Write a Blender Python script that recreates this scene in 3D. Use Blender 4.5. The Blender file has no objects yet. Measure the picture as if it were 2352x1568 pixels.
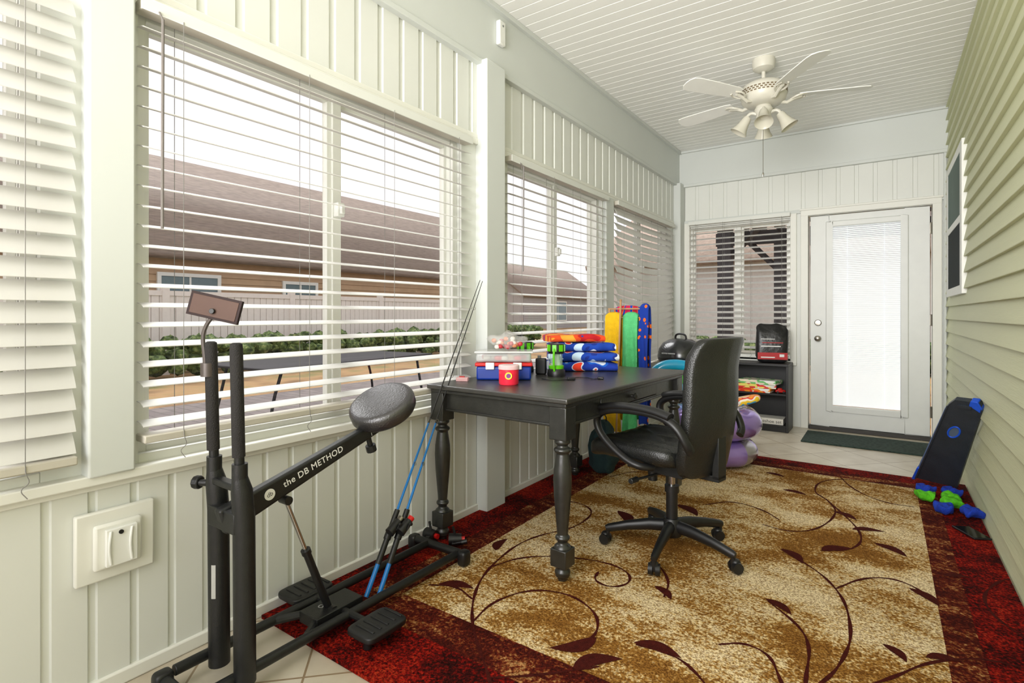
import bpy, bmesh, math, random
from mathutils import Vector, Matrix, Euler
random.seed(7)
S=bpy.context.scene
COL=S.collection
pi=math.pi
R=math.radians

# ------------------------------------------------------------ materials
def lin(c):
    o=[]
    for v in c[:3]:
        v=v/255.0
        o.append(v/12.92 if v<=0.04045 else ((v+0.055)/1.055)**2.4)
    return (o[0],o[1],o[2],1.0)
def base(name):
    m=bpy.data.materials.new(name); m.use_nodes=True
    nt=m.node_tree; b=nt.nodes['Principled BSDF']
    return m,nt,b
def N(nt,t,**k):
    n=nt.nodes.new(t)
    for a,v in k.items():
        setattr(n,a,v)
    return n
def coords(nt,scale=(1,1,1),rot=(0,0,0)):
    tc=N(nt,'ShaderNodeTexCoord'); mp=N(nt,'ShaderNodeMapping')
    mp.inputs['Scale'].default_value=scale; mp.inputs['Rotation'].default_value=rot
    nt.links.new(tc.outputs['Object'],mp.inputs['Vector'])
    return mp.outputs['Vector']
def ramp(nt,fac,stops,const=False):
    r=N(nt,'ShaderNodeValToRGB'); e=r.color_ramp
    if const: e.interpolation='CONSTANT'
    while len(e.elements)<len(stops): e.elements.new(0.5)
    for i,(p,c) in enumerate(stops):
        e.elements[i].position=p; e.elements[i].color=lin(c)
    nt.links.new(fac,r.inputs['Fac'])
    return r.outputs['Color']
def M(name,col,rough=0.5,metal=0.0,var=0.06,vs=12,bump=0.0,bs=120,stretch=(1,1,1),spec=0.5,emit=0,coat=0,transl=0):
    m,nt,b=base(name)
    c=lin(col)
    v=coords(nt,stretch)
    n=N(nt,'ShaderNodeTexNoise'); n.inputs['Scale'].default_value=vs; n.inputs['Detail'].default_value=4
    nt.links.new(v,n.inputs['Vector'])
    lo=tuple(max(0,x*(1-var)) for x in c[:3]); hi=tuple(min(1,x*(1+var)) for x in c[:3])
    r=N(nt,'ShaderNodeValToRGB'); r.color_ramp.elements[0].position=0.3; r.color_ramp.elements[1].position=0.7
    r.color_ramp.elements[0].color=(*lo,1); r.color_ramp.elements[1].color=(*hi,1)
    nt.links.new(n.outputs['Fac'],r.inputs['Fac']); nt.links.new(r.outputs['Color'],b.inputs['Base Color'])
    b.inputs['Roughness'].default_value=rough; b.inputs['Metallic'].default_value=metal
    b.inputs['Specular IOR Level'].default_value=spec
    if coat: b.inputs['Coat Weight'].default_value=coat
    if emit:
        b.inputs['Emission Color'].default_value=c; b.inputs['Emission Strength'].default_value=emit
    if bump:
        n2=N(nt,'ShaderNodeTexNoise'); n2.inputs['Scale'].default_value=bs; n2.inputs['Detail'].default_value=3
        nt.links.new(v,n2.inputs['Vector'])
        bp=N(nt,'ShaderNodeBump'); bp.inputs['Strength'].default_value=bump; bp.inputs['Distance'].default_value=0.01
        nt.links.new(n2.outputs['Fac'],bp.inputs['Height']); nt.links.new(bp.outputs['Normal'],b.inputs['Normal'])
    if transl:
        t=N(nt,'ShaderNodeBsdfTranslucent'); t.inputs['Color'].default_value=c; mx=N(nt,'ShaderNodeMixShader'); mx.inputs['Fac'].default_value=transl
        nt.links.new(b.outputs[0],mx.inputs[1]); nt.links.new(t.outputs[0],mx.inputs[2]); nt.links.new(mx.outputs[0],nt.nodes['Material Output'].inputs['Surface'])
    return m
def clearmat(name,col,alpha=0.3,rough=0.1):
    m,nt,b=base(name)
    b.inputs['Base Color'].default_value=lin(col); b.inputs['Roughness'].default_value=rough
    t=N(nt,'ShaderNodeBsdfTransparent'); mx=N(nt,'ShaderNodeMixShader'); mx.inputs['Fac'].default_value=alpha
    out=nt.nodes['Material Output']
    nt.links.new(t.outputs[0],mx.inputs[1]); nt.links.new(b.outputs[0],mx.inputs[2]); nt.links.new(mx.outputs[0],out.inputs['Surface'])
    return m
def cellmat(name,cols,scale,rough=0.9,stretch=(1,1,1),detail=0.5):
    m,nt,b=base(name)
    v=coords(nt,stretch)
    vo=N(nt,'ShaderNodeTexNoise'); vo.inputs['Scale'].default_value=scale; vo.inputs['Detail'].default_value=detail
    nt.links.new(v,vo.inputs['Vector'])
    c=ramp(nt,vo.outputs['Fac'],cols,True)
    nt.links.new(c,b.inputs['Base Color']); b.inputs['Roughness'].default_value=rough
    n2=N(nt,'ShaderNodeTexNoise'); n2.inputs['Scale'].default_value=300
    nt.links.new(v,n2.inputs['Vector'])
    bp=N(nt,'ShaderNodeBump'); bp.inputs['Strength'].default_value=0.3; bp.inputs['Distance'].default_value=0.005
    nt.links.new(n2.outputs['Fac'],bp.inputs['Height']); nt.links.new(bp.outputs['Normal'],b.inputs['Normal'])
    return m

WALL=M('painted_vinyl_panel',(220,222,216),0.5,var=0.02,vs=3)
BEAM=M('painted_beam',(207,211,207),0.55,var=0.02,vs=2)
TRIM=M('white_trim_paint',(228,228,220),0.45,var=0.02,vs=4)
CEIL=M('ceiling_vinyl',(245,245,241),0.45,var=0.015,vs=2)
SAGE=M('sage_vinyl_siding',(208,211,174),0.5,var=0.04,vs=3,bump=0.15,bs=60,stretch=(1,0.15,4))
SLAT=M('blind_slat',(230,229,225),0.45,var=0.03,vs=8,bump=0.1,bs=30,stretch=(1,0.1,1),transl=0.25)
RAIL=M('blind_rail',(196,191,178),0.4,var=0.05,vs=8)
CORD=M('blind_cord',(130,128,124),0.8)
WAND=M('blind_wand',(112,106,102),0.4)
FRAME=M('window_vinyl',(228,229,222),0.4,var=0.02)
DOORP=M('door_paint',(220,222,218),0.4,var=0.02)
BLACKWOOD=M('black_painted_wood',(37,37,34),0.33,var=0.25,vs=30,bump=0.08,bs=60,spec=0.7)
BLACKM=M('black_powder_coat',(22,23,23),0.42,var=0.2,vs=40,bump=0.1,bs=300)
BLACKP=M('black_plastic',(20,20,21),0.42,var=0.2,vs=30)
LEATHER=M('black_leather',(22,23,22),0.30,var=0.2,vs=25,bump=0.25,bs=220,spec=0.6)
CHROME=M('chrome',(200,200,200),0.18,metal=1.0,var=0.03)
STEEL=M('brushed_nickel',(150,145,135),0.3,metal=1.0,var=0.05)
GREYP=M('grey_plastic',(120,122,120),0.5)
WHITEP=M('white_plastic',(232,233,228),0.35,var=0.02)
RED=M('red_plastic',(195,22,20),0.35,var=0.1)
BLUEP=M('blue_plastic',(10,50,145),0.35,var=0.1)
LIME=M('lime_plastic',(90,185,15),0.35,var=0.08)
INKW=M('white_print',(232,232,230),0.6,var=0.01)
INKD=M('dark_print',(30,30,30),0.6,var=0.01)
ROOF=M('brown_shingle',(136,122,112),0.9,var=0.22,vs=9,bump=0.4,bs=30,stretch=(1,0.5,5))
TANS=M('tan_siding',(184,154,122),0.7,var=0.06,vs=5)
FENCE=M('white_vinyl_fence',(226,218,212),0.5,var=0.03)
PERG=M('dark_pergola',(48,43,46),0.6,var=0.2)
SCREEN=M('dark_window_pane',(30,38,40),0.8,var=0.1,vs=3,spec=0.2)
GLASSG=M('grey_green_pane',(104,120,114),0.8,var=0.1,vs=3,spec=0.2)

def glass():
    m,nt,b=base('window_glass')
    t=N(nt,'ShaderNodeBsdfTransparent'); t.inputs['Color'].default_value=(0.97,0.97,0.97,1)
    g=N(nt,'ShaderNodeBsdfGlossy'); g.inputs['Roughness'].default_value=0.03
    mx=N(nt,'ShaderNodeMixShader'); mx.inputs['Fac'].default_value=0.03
    nt.links.new(t.outputs[0],mx.inputs[1]); nt.links.new(g.outputs[0],mx.inputs[2])
    nt.links.new(mx.outputs[0],nt.nodes['Material Output'].inputs['Surface'])
    return m
GLASS=glass()
def tilemat():
    m,nt,b=base('beige_floor_tile')
    v=coords(nt,(1,1,1),(0,0,R(45)))
    br=N(nt,'ShaderNodeTexBrick'); br.offset=0.0; br.squash=1.0
    br.inputs['Scale'].default_value=1.0; br.inputs['Brick Width'].default_value=0.34; br.inputs['Row Height'].default_value=0.34
    br.inputs['Mortar Size'].default_value=0.004; br.inputs['Mortar Smooth'].default_value=0.2
    br.inputs['Color1'].default_value=lin((212,203,186)); br.inputs['Color2'].default_value=lin((202,192,174)); br.inputs['Mortar'].default_value=lin((150,130,104))
    nt.links.new(v,br.inputs['Vector'])
    n=N(nt,'ShaderNodeTexNoise'); n.inputs['Scale'].default_value=7; n.inputs['Detail'].default_value=6
    nt.links.new(v,n.inputs['Vector'])
    mx=N(nt,'ShaderNodeMixRGB',blend_type='MULTIPLY'); mx.inputs['Fac'].default_value=0.5
    c=ramp(nt,n.outputs['Fac'],[(0.3,(205,195,178)),(0.7,(255,255,255))])
    nt.links.new(br.outputs['Color'],mx.inputs['Color1']); nt.links.new(c,mx.inputs['Color2'])
    nt.links.new(mx.outputs['Color'],b.inputs['Base Color']); b.inputs['Roughness'].default_value=0.3
    return m
TILE=tilemat()
def rugmat(name,stops_patch,speck,sp_amt=0.6,patch=1.6,stretch=(1,1,1),ragged=0.5,fs=95):
    m,nt,b=base(name)
    v=coords(nt,stretch); v2=coords(nt)
    n=N(nt,'ShaderNodeTexNoise'); n.inputs['Scale'].default_value=patch; n.inputs['Detail'].default_value=5; n.inputs['Roughness'].default_value=0.65
    nt.links.new(v,n.inputs['Vector'])
    f=N(nt,'ShaderNodeTexNoise'); f.inputs['Scale'].default_value=fs; f.inputs['Detail'].default_value=2
    nt.links.new(v2,f.inputs['Vector'])
    a=N(nt,'ShaderNodeMath',operation='SUBTRACT'); a.inputs[1].default_value=0.5; nt.links.new(f.outputs['Fac'],a.inputs[0])
    mu=N(nt,'ShaderNodeMath',operation='MULTIPLY_ADD'); mu.inputs[1].default_value=ragged
    nt.links.new(a.outputs[0],mu.inputs[0]); nt.links.new(n.outputs['Fac'],mu.inputs[2])
    c=ramp(nt,mu.outputs[0],stops_patch)
    f2=N(nt,'ShaderNodeTexNoise'); f2.inputs['Scale'].default_value=170; f2.inputs['Detail'].default_value=1
    nt.links.new(v2,f2.inputs['Vector'])
    sc=ramp(nt,f2.outputs['Fac'],[(0.36,speck),(0.58,(255,255,255))])
    mx=N(nt,'ShaderNodeMixRGB',blend_type='MULTIPLY'); mx.inputs['Fac'].default_value=sp_amt
    nt.links.new(c,mx.inputs['Color1']); nt.links.new(sc,mx.inputs['Color2'])
    nt.links.new(mx.outputs['Color'],b.inputs['Base Color'])
    b.inputs['Roughness'].default_value=0.95; b.inputs['Specular IOR Level'].default_value=0.1
    bp=N(nt,'ShaderNodeBump'); bp.inputs['Strength'].default_value=0.6; bp.inputs['Distance'].default_value=0.01
    nt.links.new(f2.outputs['Fac'],bp.inputs['Height']); nt.links.new(bp.outputs['Normal'],b.inputs['Normal'])
    return m
RUGF=rugmat('rug_field',[(0.38,(140,96,40)),(0.46,(170,126,62)),(0.51,(212,184,130)),(0.60,(236,216,174))],(124,88,48),0.7,1.7,(1.0,1.7,1),0.50)
RUGI=rugmat('rug_inner_border',[(0.38,(66,18,10)),(0.52,(98,30,16)),(0.62,(138,76,38)),(0.72,(186,140,88))],(90,40,30),0.6,4,(1,2.5,1),0.75)
RUGO=rugmat('rug_outer_border',[(0.36,(50,10,6)),(0.47,(98,14,8)),(0.57,(148,20,10)),(0.70,(172,50,26))],(84,20,12),0.75,3.4,(1,1,1),0.75)
RUGV=M('rug_vine',(66,20,14),0.95,var=0.3,vs=60,bump=0.5,bs=200,spec=0.1)

# ------------------------------------------------------------ mesh builder
def frame(p0,p1):
    d=(Vector(p1)-Vector(p0)); L=d.length; d=d/L if L>1e-9 else Vector((0,0,1))
    a=Vector((0,0,1)) if abs(d.z)<0.95 else Vector((1,0,0))
    x=d.cross(a).normalized(); y=d.cross(x).normalized()
    return d,x,y,L
def sg(v,e):
    return (1 if v>=0 else -1)*abs(v)**e
class MB:
    def __init__(s): s.v=[];s.f=[];s.m=[]
    def add(s,vs,fs,m=0):
        o=len(s.v); s.v+=[tuple(v) for v in vs]
        for f in fs: s.f.append(tuple(i+o for i in f)); s.m.append(m)
        return s
    def box(s,x0,x1,y0,y1,z0,z1,m=0,T=None):
        vs=[(x,y,z) for x in (x0,x1) for y in (y0,y1) for z in (z0,z1)]
        if T: vs=[T@Vector(v) if isinstance(T,Matrix) else T(*v) for v in vs]
        return s.add(vs,[(0,1,3,2),(4,6,7,5),(0,4,5,1),(2,3,7,6),(0,2,6,4),(1,5,7,3)],m)
    def cyl(s,p0,p1,r0,r1=None,n=16,m=0):
        r1=r0 if r1 is None else r1
        p0=Vector(p0);p1=Vector(p1); d,x,y,L=frame(p0,p1)
        vs=[]
        for p,r in ((p0,r0),(p1,r1)):
            for i in range(n):
                a=2*pi*i/n; vs.append(p+x*math.cos(a)*r+y*math.sin(a)*r)
        fs=[(i,(i+1)%n,n+(i+1)%n,n+i) for i in range(n)]+[tuple(range(n)),tuple(range(n,2*n))]
        return s.add(vs,fs,m)
    def lathe(s,prof,c=(0,0,0),T=None,n=28,m=0,caps=True):
        vs=[];k=len(prof)
        for r,z in prof:
            for i in range(n):
                a=2*pi*i/n; p=Vector((r*math.cos(a),r*math.sin(a),z))
                if T is not None: p=T@p
                vs.append(p+Vector(c))
        fs=[(j*n+i,j*n+(i+1)%n,(j+1)*n+(i+1)%n,(j+1)*n+i) for j in range(k-1) for i in range(n)]
        if caps: fs+=[tuple(range(n)),tuple(range((k-1)*n,k*n))]
        return s.add(vs,fs,m)
    def tube(s,pts,r,n=10,m=0,flat=1.0,closed=False):
        pts=[Vector(p) for p in pts]; k=len(pts); vs=[]
        up=None
        for j,p in enumerate(pts):
            if closed: d=(pts[(j+1)%k]-pts[j-1])
            else: d=(pts[min(j+1,k-1)]-pts[max(j-1,0)])
            d.normalize()
            if up is None:
                a=Vector((0,0,1)) if abs(d.z)<0.9 else Vector((1,0,0))
                x=d.cross(a).normalized()
            else: x=(up-d*up.dot(d)).normalized()
            up=x; y=d.cross(x)
            rr=r[j] if isinstance(r,(list,tuple)) else r
            for i in range(n):
                a=2*pi*i/n; vs.append(p+x*math.cos(a)*rr*flat+y*math.sin(a)*rr)
        K=k if closed else k-1
        fs=[(j*n+i,j*n+(i+1)%n,((j+1)%k)*n+(i+1)%n,((j+1)%k)*n+i) for j in range(K) for i in range(n)]
        if not closed: fs+=[tuple(range(n)),tuple(range((k-1)*n,k*n))]
        return s.add(vs,fs,m)
    def sell(s,c,sz,e1=0.4,e2=0.4,nu=32,nv=14,fn=None,m=0,T=None):
        vs=[];c=Vector(c)
        for j in range(nv+1):
            th=-pi/2+pi*j/nv
            for i in range(nu):
                ph=2*pi*i/nu
                p=Vector((sz[0]*sg(math.cos(th),e1)*sg(math.cos(ph),e2),sz[1]*sg(math.cos(th),e1)*sg(math.sin(ph),e2),sz[2]*sg(math.sin(th),e1)))
                if fn: p=Vector(fn(p))
                if T is not None: p=T@p
                vs.append(p+c)
        fs=[(j*nu+i,j*nu+(i+1)%nu,(j+1)*nu+(i+1)%nu,(j+1)*nu+i) for j in range(nv) for i in range(nu)]
        return s.add(vs,fs,m)
    def ribbon(s,path,th,w0,w1,fn,m=0,nw=6):
        k=len(path);L=[];Rr=[]
        for j in range(k):
            a=Vector(path[min(j+1,k-1)])-Vector(path[max(j-1,0)]); a.normalize(); nrm=Vector((-a.y,a.x))
            p=Vector(path[j]); e=1.0 if 0<j<k-1 else 0.6
            L.append(p+nrm*th/2*e); Rr.append(p-nrm*th/2*e)
        vs=[]
        for q in range(nw+1):
            w=w0+(w1-w0)*q/nw
            for j in range(k):
                vs.append(fn(L[j].x,w,L[j].y)); vs.append(fn(Rr[j].x,w,Rr[j].y))
        st=2*k; fs=[]
        for q in range(nw):
            for j in range(k-1):
                a=q*st+2*j; fs.append((a,a+2,a+2+st,a+st)); fs.append((a+1,a+1+st,a+3+st,a+3))
            fs.append((q*st,q*st+st,q*st+st+1,q*st+1)); e=q*st+2*(k-1); fs.append((e,e+1,e+1+st,e+st))
        for q in (0,nw):
            for j in range(k-1):
                a=q*st+2*j; fs.append((a,a+1,a+3,a+2))
        return s.add(vs,fs,m)
    def mesh(s,name,mats,angle=0.6):
        me=bpy.data.meshes.new(name); me.from_pydata(s.v,[],s.f)
        for mt in mats: me.materials.append(mt)
        me.polygons.foreach_set('material_index',s.m)
        bm=bmesh.new(); bm.from_mesh(me)
        bmesh.ops.remove_doubles(bm,verts=bm.verts,dist=1e-6)
        bmesh.ops.recalc_face_normals(bm,faces=bm.faces)
        bm.to_mesh(me); bm.free()
        me.polygons.foreach_set('use_smooth',[True]*len(me.polygons))
        me.set_sharp_from_angle(angle=angle); me.update()
        return me
    def build(s,name,mats,parent=None,loc=(0,0,0),rot=(0,0,0),bevel=0,label=None,cat=None,group=None,kind=None,angle=0.6,bseg=2):
        if not isinstance(mats,(list,tuple)): mats=[mats]
        o=bpy.data.objects.new(name,s.mesh(name,mats,angle)); COL.objects.link(o)
        o.location=loc; o.rotation_euler=rot
        if parent: o.parent=parent
        if bevel:
            b=o.modifiers.new('bevel','BEVEL'); b.width=bevel; b.segments=bseg; b.limit_method='ANGLE'; b.angle_limit=R(40)
        if label: o['label']=label
        if cat: o['category']=cat
        if group: o['group']=group
        if kind: o['kind']=kind
        return o
def thing(name,label,cat,loc=(0,0,0),rz=0,group=None,kind=None,rot=None):
    o=bpy.data.objects.new(name,None); COL.objects.link(o); o.empty_display_size=0.1
    o.location=loc; o.rotation_euler=rot if rot else (0,0,rz)
    o['label']=label; o['category']=cat
    if group: o['group']=group
    if kind: o['kind']=kind
    return o
def text(body,width,mat,parent,mtx,name='lettering',label=None,bold=0.0):
    cu=bpy.data.curves.new('t','FONT'); cu.body=body; cu.size=1; cu.extrude=0.0; cu.align_x='CENTER'; cu.align_y='CENTER'; cu.offset=bold
    if bold: cu.space_character=1.08
    t=bpy.data.objects.new('t',cu); COL.objects.link(t)
    bpy.context.view_layer.update()
    me=bpy.data.meshes.new_from_object(t.evaluated_get(bpy.context.evaluated_depsgraph_get()))
    bpy.data.objects.remove(t)
    xs=[v.co.x for v in me.vertices]; k=width/(max(xs)-min(xs))
    for v in me.vertices: v.co=v.co*k
    me.name=name; me.materials.clear(); me.materials.append(mat)
    o=bpy.data.objects.new(name,me); COL.objects.link(o)
    if parent: o.parent=parent
    o.matrix_local=mtx
    if label:o['label']=label
    return o
def axes(loc,x,y):
    x=Vector(x).normalized(); y=Vector(y); z=x.cross(y).normalized(); y=z.cross(x)
    m=Matrix.Identity(4)
    for i in range(3):
        m[i][0]=x[i];m[i][1]=y[i];m[i][2]=z[i];m[i][3]=loc[i]
    return m
def struct(o): o['kind']='structure'; return o
def sm(pts,it=2):
    pts=[Vector(p) for p in pts]
    for _ in range(it):
        q=[pts[0]]
        for a,b in zip(pts[:-1],pts[1:]): q+= [a*0.75+b*0.25,a*0.25+b*0.75]
        q.append(pts[-1]); pts=q
    return pts

XL=-1.87; YE=5.88; XR=0.452; ZC=2.88
TL=lambda u,w,z:(XL-w,u,z)      # long window wall, w goes outwards
TE=lambda u,w,z:(u,YE+w,z)      # end wall
TR=lambda u,w,z:(XR+w,u,z)      # siding wall
def vpanel(mb,T,a0,a1,z0,z1,m=0,p=0.2,rise=0.010,g=0.022):
    pts=[];a=a0
    while a<a1-1e-6:
        for da,off in ((0,0),(0.004,rise),(p-g,rise),(p-g+0.004,0)):
            if a+da<a1: pts.append((a+da,off))
        a+=p
    pts.append((a1,0))
    vs=[];fs=[]
    for u,o in pts: vs+=[T(u,-o,z0),T(u,-o,z1)]
    for i in range(len(pts)-1): fs.append((2*i,2*i+2,2*i+3,2*i+1))
    mb.add(vs,fs,m)

# ------------------------------------------------------------ room shell
mb=MB(); mb.box(-2.0,0.6,-1.3,6.0,-0.08,0.0)
struct(mb.build('floor',TILE))
mb=MB(); p=0.088; y=-1.3; vs=[];fs=[]; pts=[]
while y<5.9:
    pts+=[(y,0),(y+0.080,0),(y+0.0815,0.005),(y+0.0865,0.005)]; y+=p
for yy,o in pts: vs+=[(-1.9,yy,ZC+o),(XR+0.02,yy,ZC+o)]
for i in range(len(pts)-1): fs.append((2*i,2*i+1,2*i+3,2*i+2))
mb.add(vs,fs); mb.box(-2.0,0.6,-1.3,6.0,ZC+0.02,ZC+0.1)
struct(mb.build('ceiling',CEIL,angle=0.3))
mb=MB()
mb.box(-1.3,5.99,0.01,0.13,0,0.642,0,TL)
vpanel(mb,TL,-1.3,5.85,0.03,0.61,0,p=0.104,rise=0.007,g=0.02)
mb.box(-1.3,5.99,0.004,0.13,2.052,2.505,0,TL)
vpanel(mb,TL,-1.3,5.85,2.08,2.52,0,p=0.128,rise=0.007,g=0.03)
for a,b in ((-1.3,-1.05),(0.45,0.68),(2.20,2.63),(3.95,4.18),(5.6,5.99)):
    mb.box(a,b,0.0,0.128,0.641,2.056,0,TL)
struct(mb.build('wall_left',WALL,angle=0.3))
mb=MB(); mb.box(-1.3,5.99,-0.03,0.131,2.508,ZC+0.01,0,TL)
mb.box(-1.3,5.86,-0.042,-0.001,2.492,2.520,0,TL)
mb.box(-1.3,5.85,-0.055,0.02,2.850,2.879,0,TL)
struct(mb.build('trim_1',BEAM,bevel=0.003))
for i,(a,b,z0,z1,pr) in enumerate(((0.54,0.655,0.64,2.515,0.055),(2.325,2.50,0.0,2.515,0.078),(3.97,4.12,0.64,2.06,0.03),(5.72,5.875,0.0,2.515,0.08))):
    mb=MB(); mb.box(a,b,-pr,0.02,z0,z1,0,TL)
    struct(mb.build('trim_%d'%(i+2),BEAM,bevel=0.006))
mb=MB()
mb.box(-1.3,5.85,-0.016,0.02,2.045,2.08,0,TL); mb.box(-1.3,5.85,-0.012,0.021,2.079,2.105,0,TL)
mb.box(-1.3,2.33,-0.045,0.02,0.615,0.645,0,TL); mb.box(2.495,5.72,-0.045,0.02,0.615,0.645,0,TL)
mb.box(-1.3,5.7,-0.02,0.019,0.595,0.616,0,TL)
struct(mb.build('trim_6',TRIM,bevel=0.004))
mb=MB(); mb.box(-1.3,5.72,-0.016,0.02,0.0,0.045,0,TL)
struct(mb.build('baseboard_left',TRIM,bevel=0.006))
mb=MB()
mb.box(-2.0,-1.745,0,0.12,0,2.06,0,TE); mb.box(-0.745,-0.60,0,0.12,0,2.06,0,TE); mb.box(0.345,0.6,0,0.12,0,2.06,0,TE)
mb.box(-1.745,-0.745,0,0.12,0,0.66,0,TE); mb.box(-2.0,0.6,0.003,0.121,2.052,2.505,0,TE)
vpanel(mb,TE,-1.79,XR,2.11,2.49,0,p=0.145,rise=0.007,g=0.032)
struct(mb.build('wall_end',WALL,angle=0.3))
mb=MB(); mb.box(-1.85,XR-0.001,-0.03,0.122,2.502,ZC+0.01,0,TE); mb.box(-1.82,XR-0.002,-0.042,-0.001,2.485,2.515,0,TE); mb.box(-1.82,XR-0.002,-0.05,0.01,2.855,2.879,0,TE)
mb.box(-1.80,XR-0.002,-0.018,0.002,2.085,2.12,0,TE); mb.box(XR-0.032,XR-0.012,-0.031,0.001,0,2.5,0,TE)
struct(mb.build('trim_7',BEAM,bevel=0.003))
mb=MB()
for a,b in ((-0.665,-0.60),(0.345,0.41)): mb.box(a,b,-0.025,0.019,0,2.07,0,TE)
mb.box(-0.665,0.41,-0.026,0.02,2.055,2.11,0,TE); mb.box(-0.675,0.42,-0.035,0.018,2.105,2.125,0,TE)
for a,b in ((-1.80,-1.735),(-0.755,-0.70)): mb.box(a,b,-0.02,0.019,0.61,2.09,0,TE)
mb.box(-1.80,-0.70,-0.04,0.02,0.60,0.63,0,TE)
struct(mb.build('trim_8',TRIM,bevel=0.004))
mb=MB(); vs=[];fs=[]; z=0.0
pts=[]
while z<ZC:
    pts+=[(z,-0.019),(min(z+0.003,ZC),-0.020),(min(z+0.106,ZC),0.0)]; z+=0.106
for zz,o in pts: vs+=[(XR+o,-1.3,zz),(XR+o,5.9,zz)]
for i in range(len(pts)-1): fs.append((2*i,2*i+1,2*i+3,2*i+2))
mb.add(vs,fs); mb.box(XR+0.01,XR+0.12,-1.3,6.0,0,ZC)
struct(mb.build('wall_right',SAGE,angle=0.1))

# ------------------------------------------------------------ windows
def window(n,T,a0,a1,z0,z1,label):
    e=thing('window_%d'%n,label,'window',kind='structure')
    mb=MB(); f=0.032
    mb.box(a0,a0+f,0.03,0.12,z0,z1,0,T); mb.box(a1-f,a1,0.03,0.12,z0,z1,0,T)
    mb.box(a0+f,a1-f,0.03,0.12,z0,z0+f,0,T); mb.box(a0+f,a1-f,0.03,0.12,z1-f,z1,0,T)
    mb.box(a0,a1,0.0,0.03,z0-0.02,z0+0.012,0,T)
    mid=(a0+a1)/2
    mb.box(mid-0.022,mid+0.022,0.05,0.11,z0+f,z1-f,0,T)
    mb.build('window_frame',FRAME,e,bevel=0.003)
    for (b0,b1,w) in ((a0+f,mid-0.022,0.06),(mid+0.022,a1-f,0.08)):
        s=MB(); q=0.02
        s.box(b0,b0+q,w,w+0.03,z0+f,z1-f,0,T); s.box(b1-q,b1,w,w+0.03,z0+f,z1-f,0,T)
        s.box(b0+q,b1-q,w,w+0.03,z0+f,z0+f+q,0,T); s.box(b0+q,b1-q,w,w+0.03,z1-f-q,z1-f,0,T)
        so_=s.build('sash',FRAME,e,bevel=0.002)
        g=MB(); g.add([T(b0+q,w+0.015,z0+f+q),T(b1-q,w+0.015,z0+f+q),T(b1-q,w+0.015,z1-f-q),T(b0+q,w+0.015,z1-f-q)],[(0,1,2,3)])
        g.build('glass_pane',GLASS,so_)
    l=MB(); l.box(mid-0.018,mid+0.018,0.02,0.05,(z0+z1)/2+0.16,(z0+z1)/2+0.22,0,T); l.box(mid-0.01,mid+0.01,0.005,0.02,(z0+z1)/2+0.17,(z0+z1)/2+0.21,0,T)
    l.build('sash_latch',WHITEP,e,bevel=0.004)
    return e
window(1,TL,-1.05,0.45,0.66,2.05,'white vinyl sliding window beside the first post')
window(2,TL,0.68,2.20,0.66,2.05,'wide white vinyl sliding window facing neighbouring house')
window(3,TL,2.63,3.95,0.66,2.05,'white vinyl sliding window beyond the tall post')
window(4,TL,4.18,5.60,0.66,2.05,'white vinyl sliding window next to room corner')
window(5,TE,-1.745,-0.745,0.66,2.05,'white vinyl window on end wall beside the door')
e=thing('window_6','white framed sash window set in sage siding','window',kind='structure')
mb=MB(); a0,a1,z0,z1=4.60,5.64,1.24,2.27; T=TR
for A in ((a0,a0+0.11,z0,z1),(a1-0.11,a1,z0,z1),(a0+0.11,a1-0.11,z0,z0+0.06),(a0+0.11,a1-0.11,z1-0.06,z1),(a0+0.11,a1-0.11,1.73,1.78)):
    mb.box(A[0],A[1],-0.030,0.0,A[2],A[3],0,T)
mb.build('window_frame',WHITEP,e,bevel=0.002)
mb=MB(); mb.box(a0+0.11,a1-0.11,-0.027,0,1.78,z1-0.06,0,T); mb.build('upper_pane',GLASSG,e)
mb=MB(); mb.box(a0+0.11,a1-0.11,-0.027,0,z0+0.06,1.73,0,T); mb.build('lower_pane',SCREEN,e)

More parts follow.
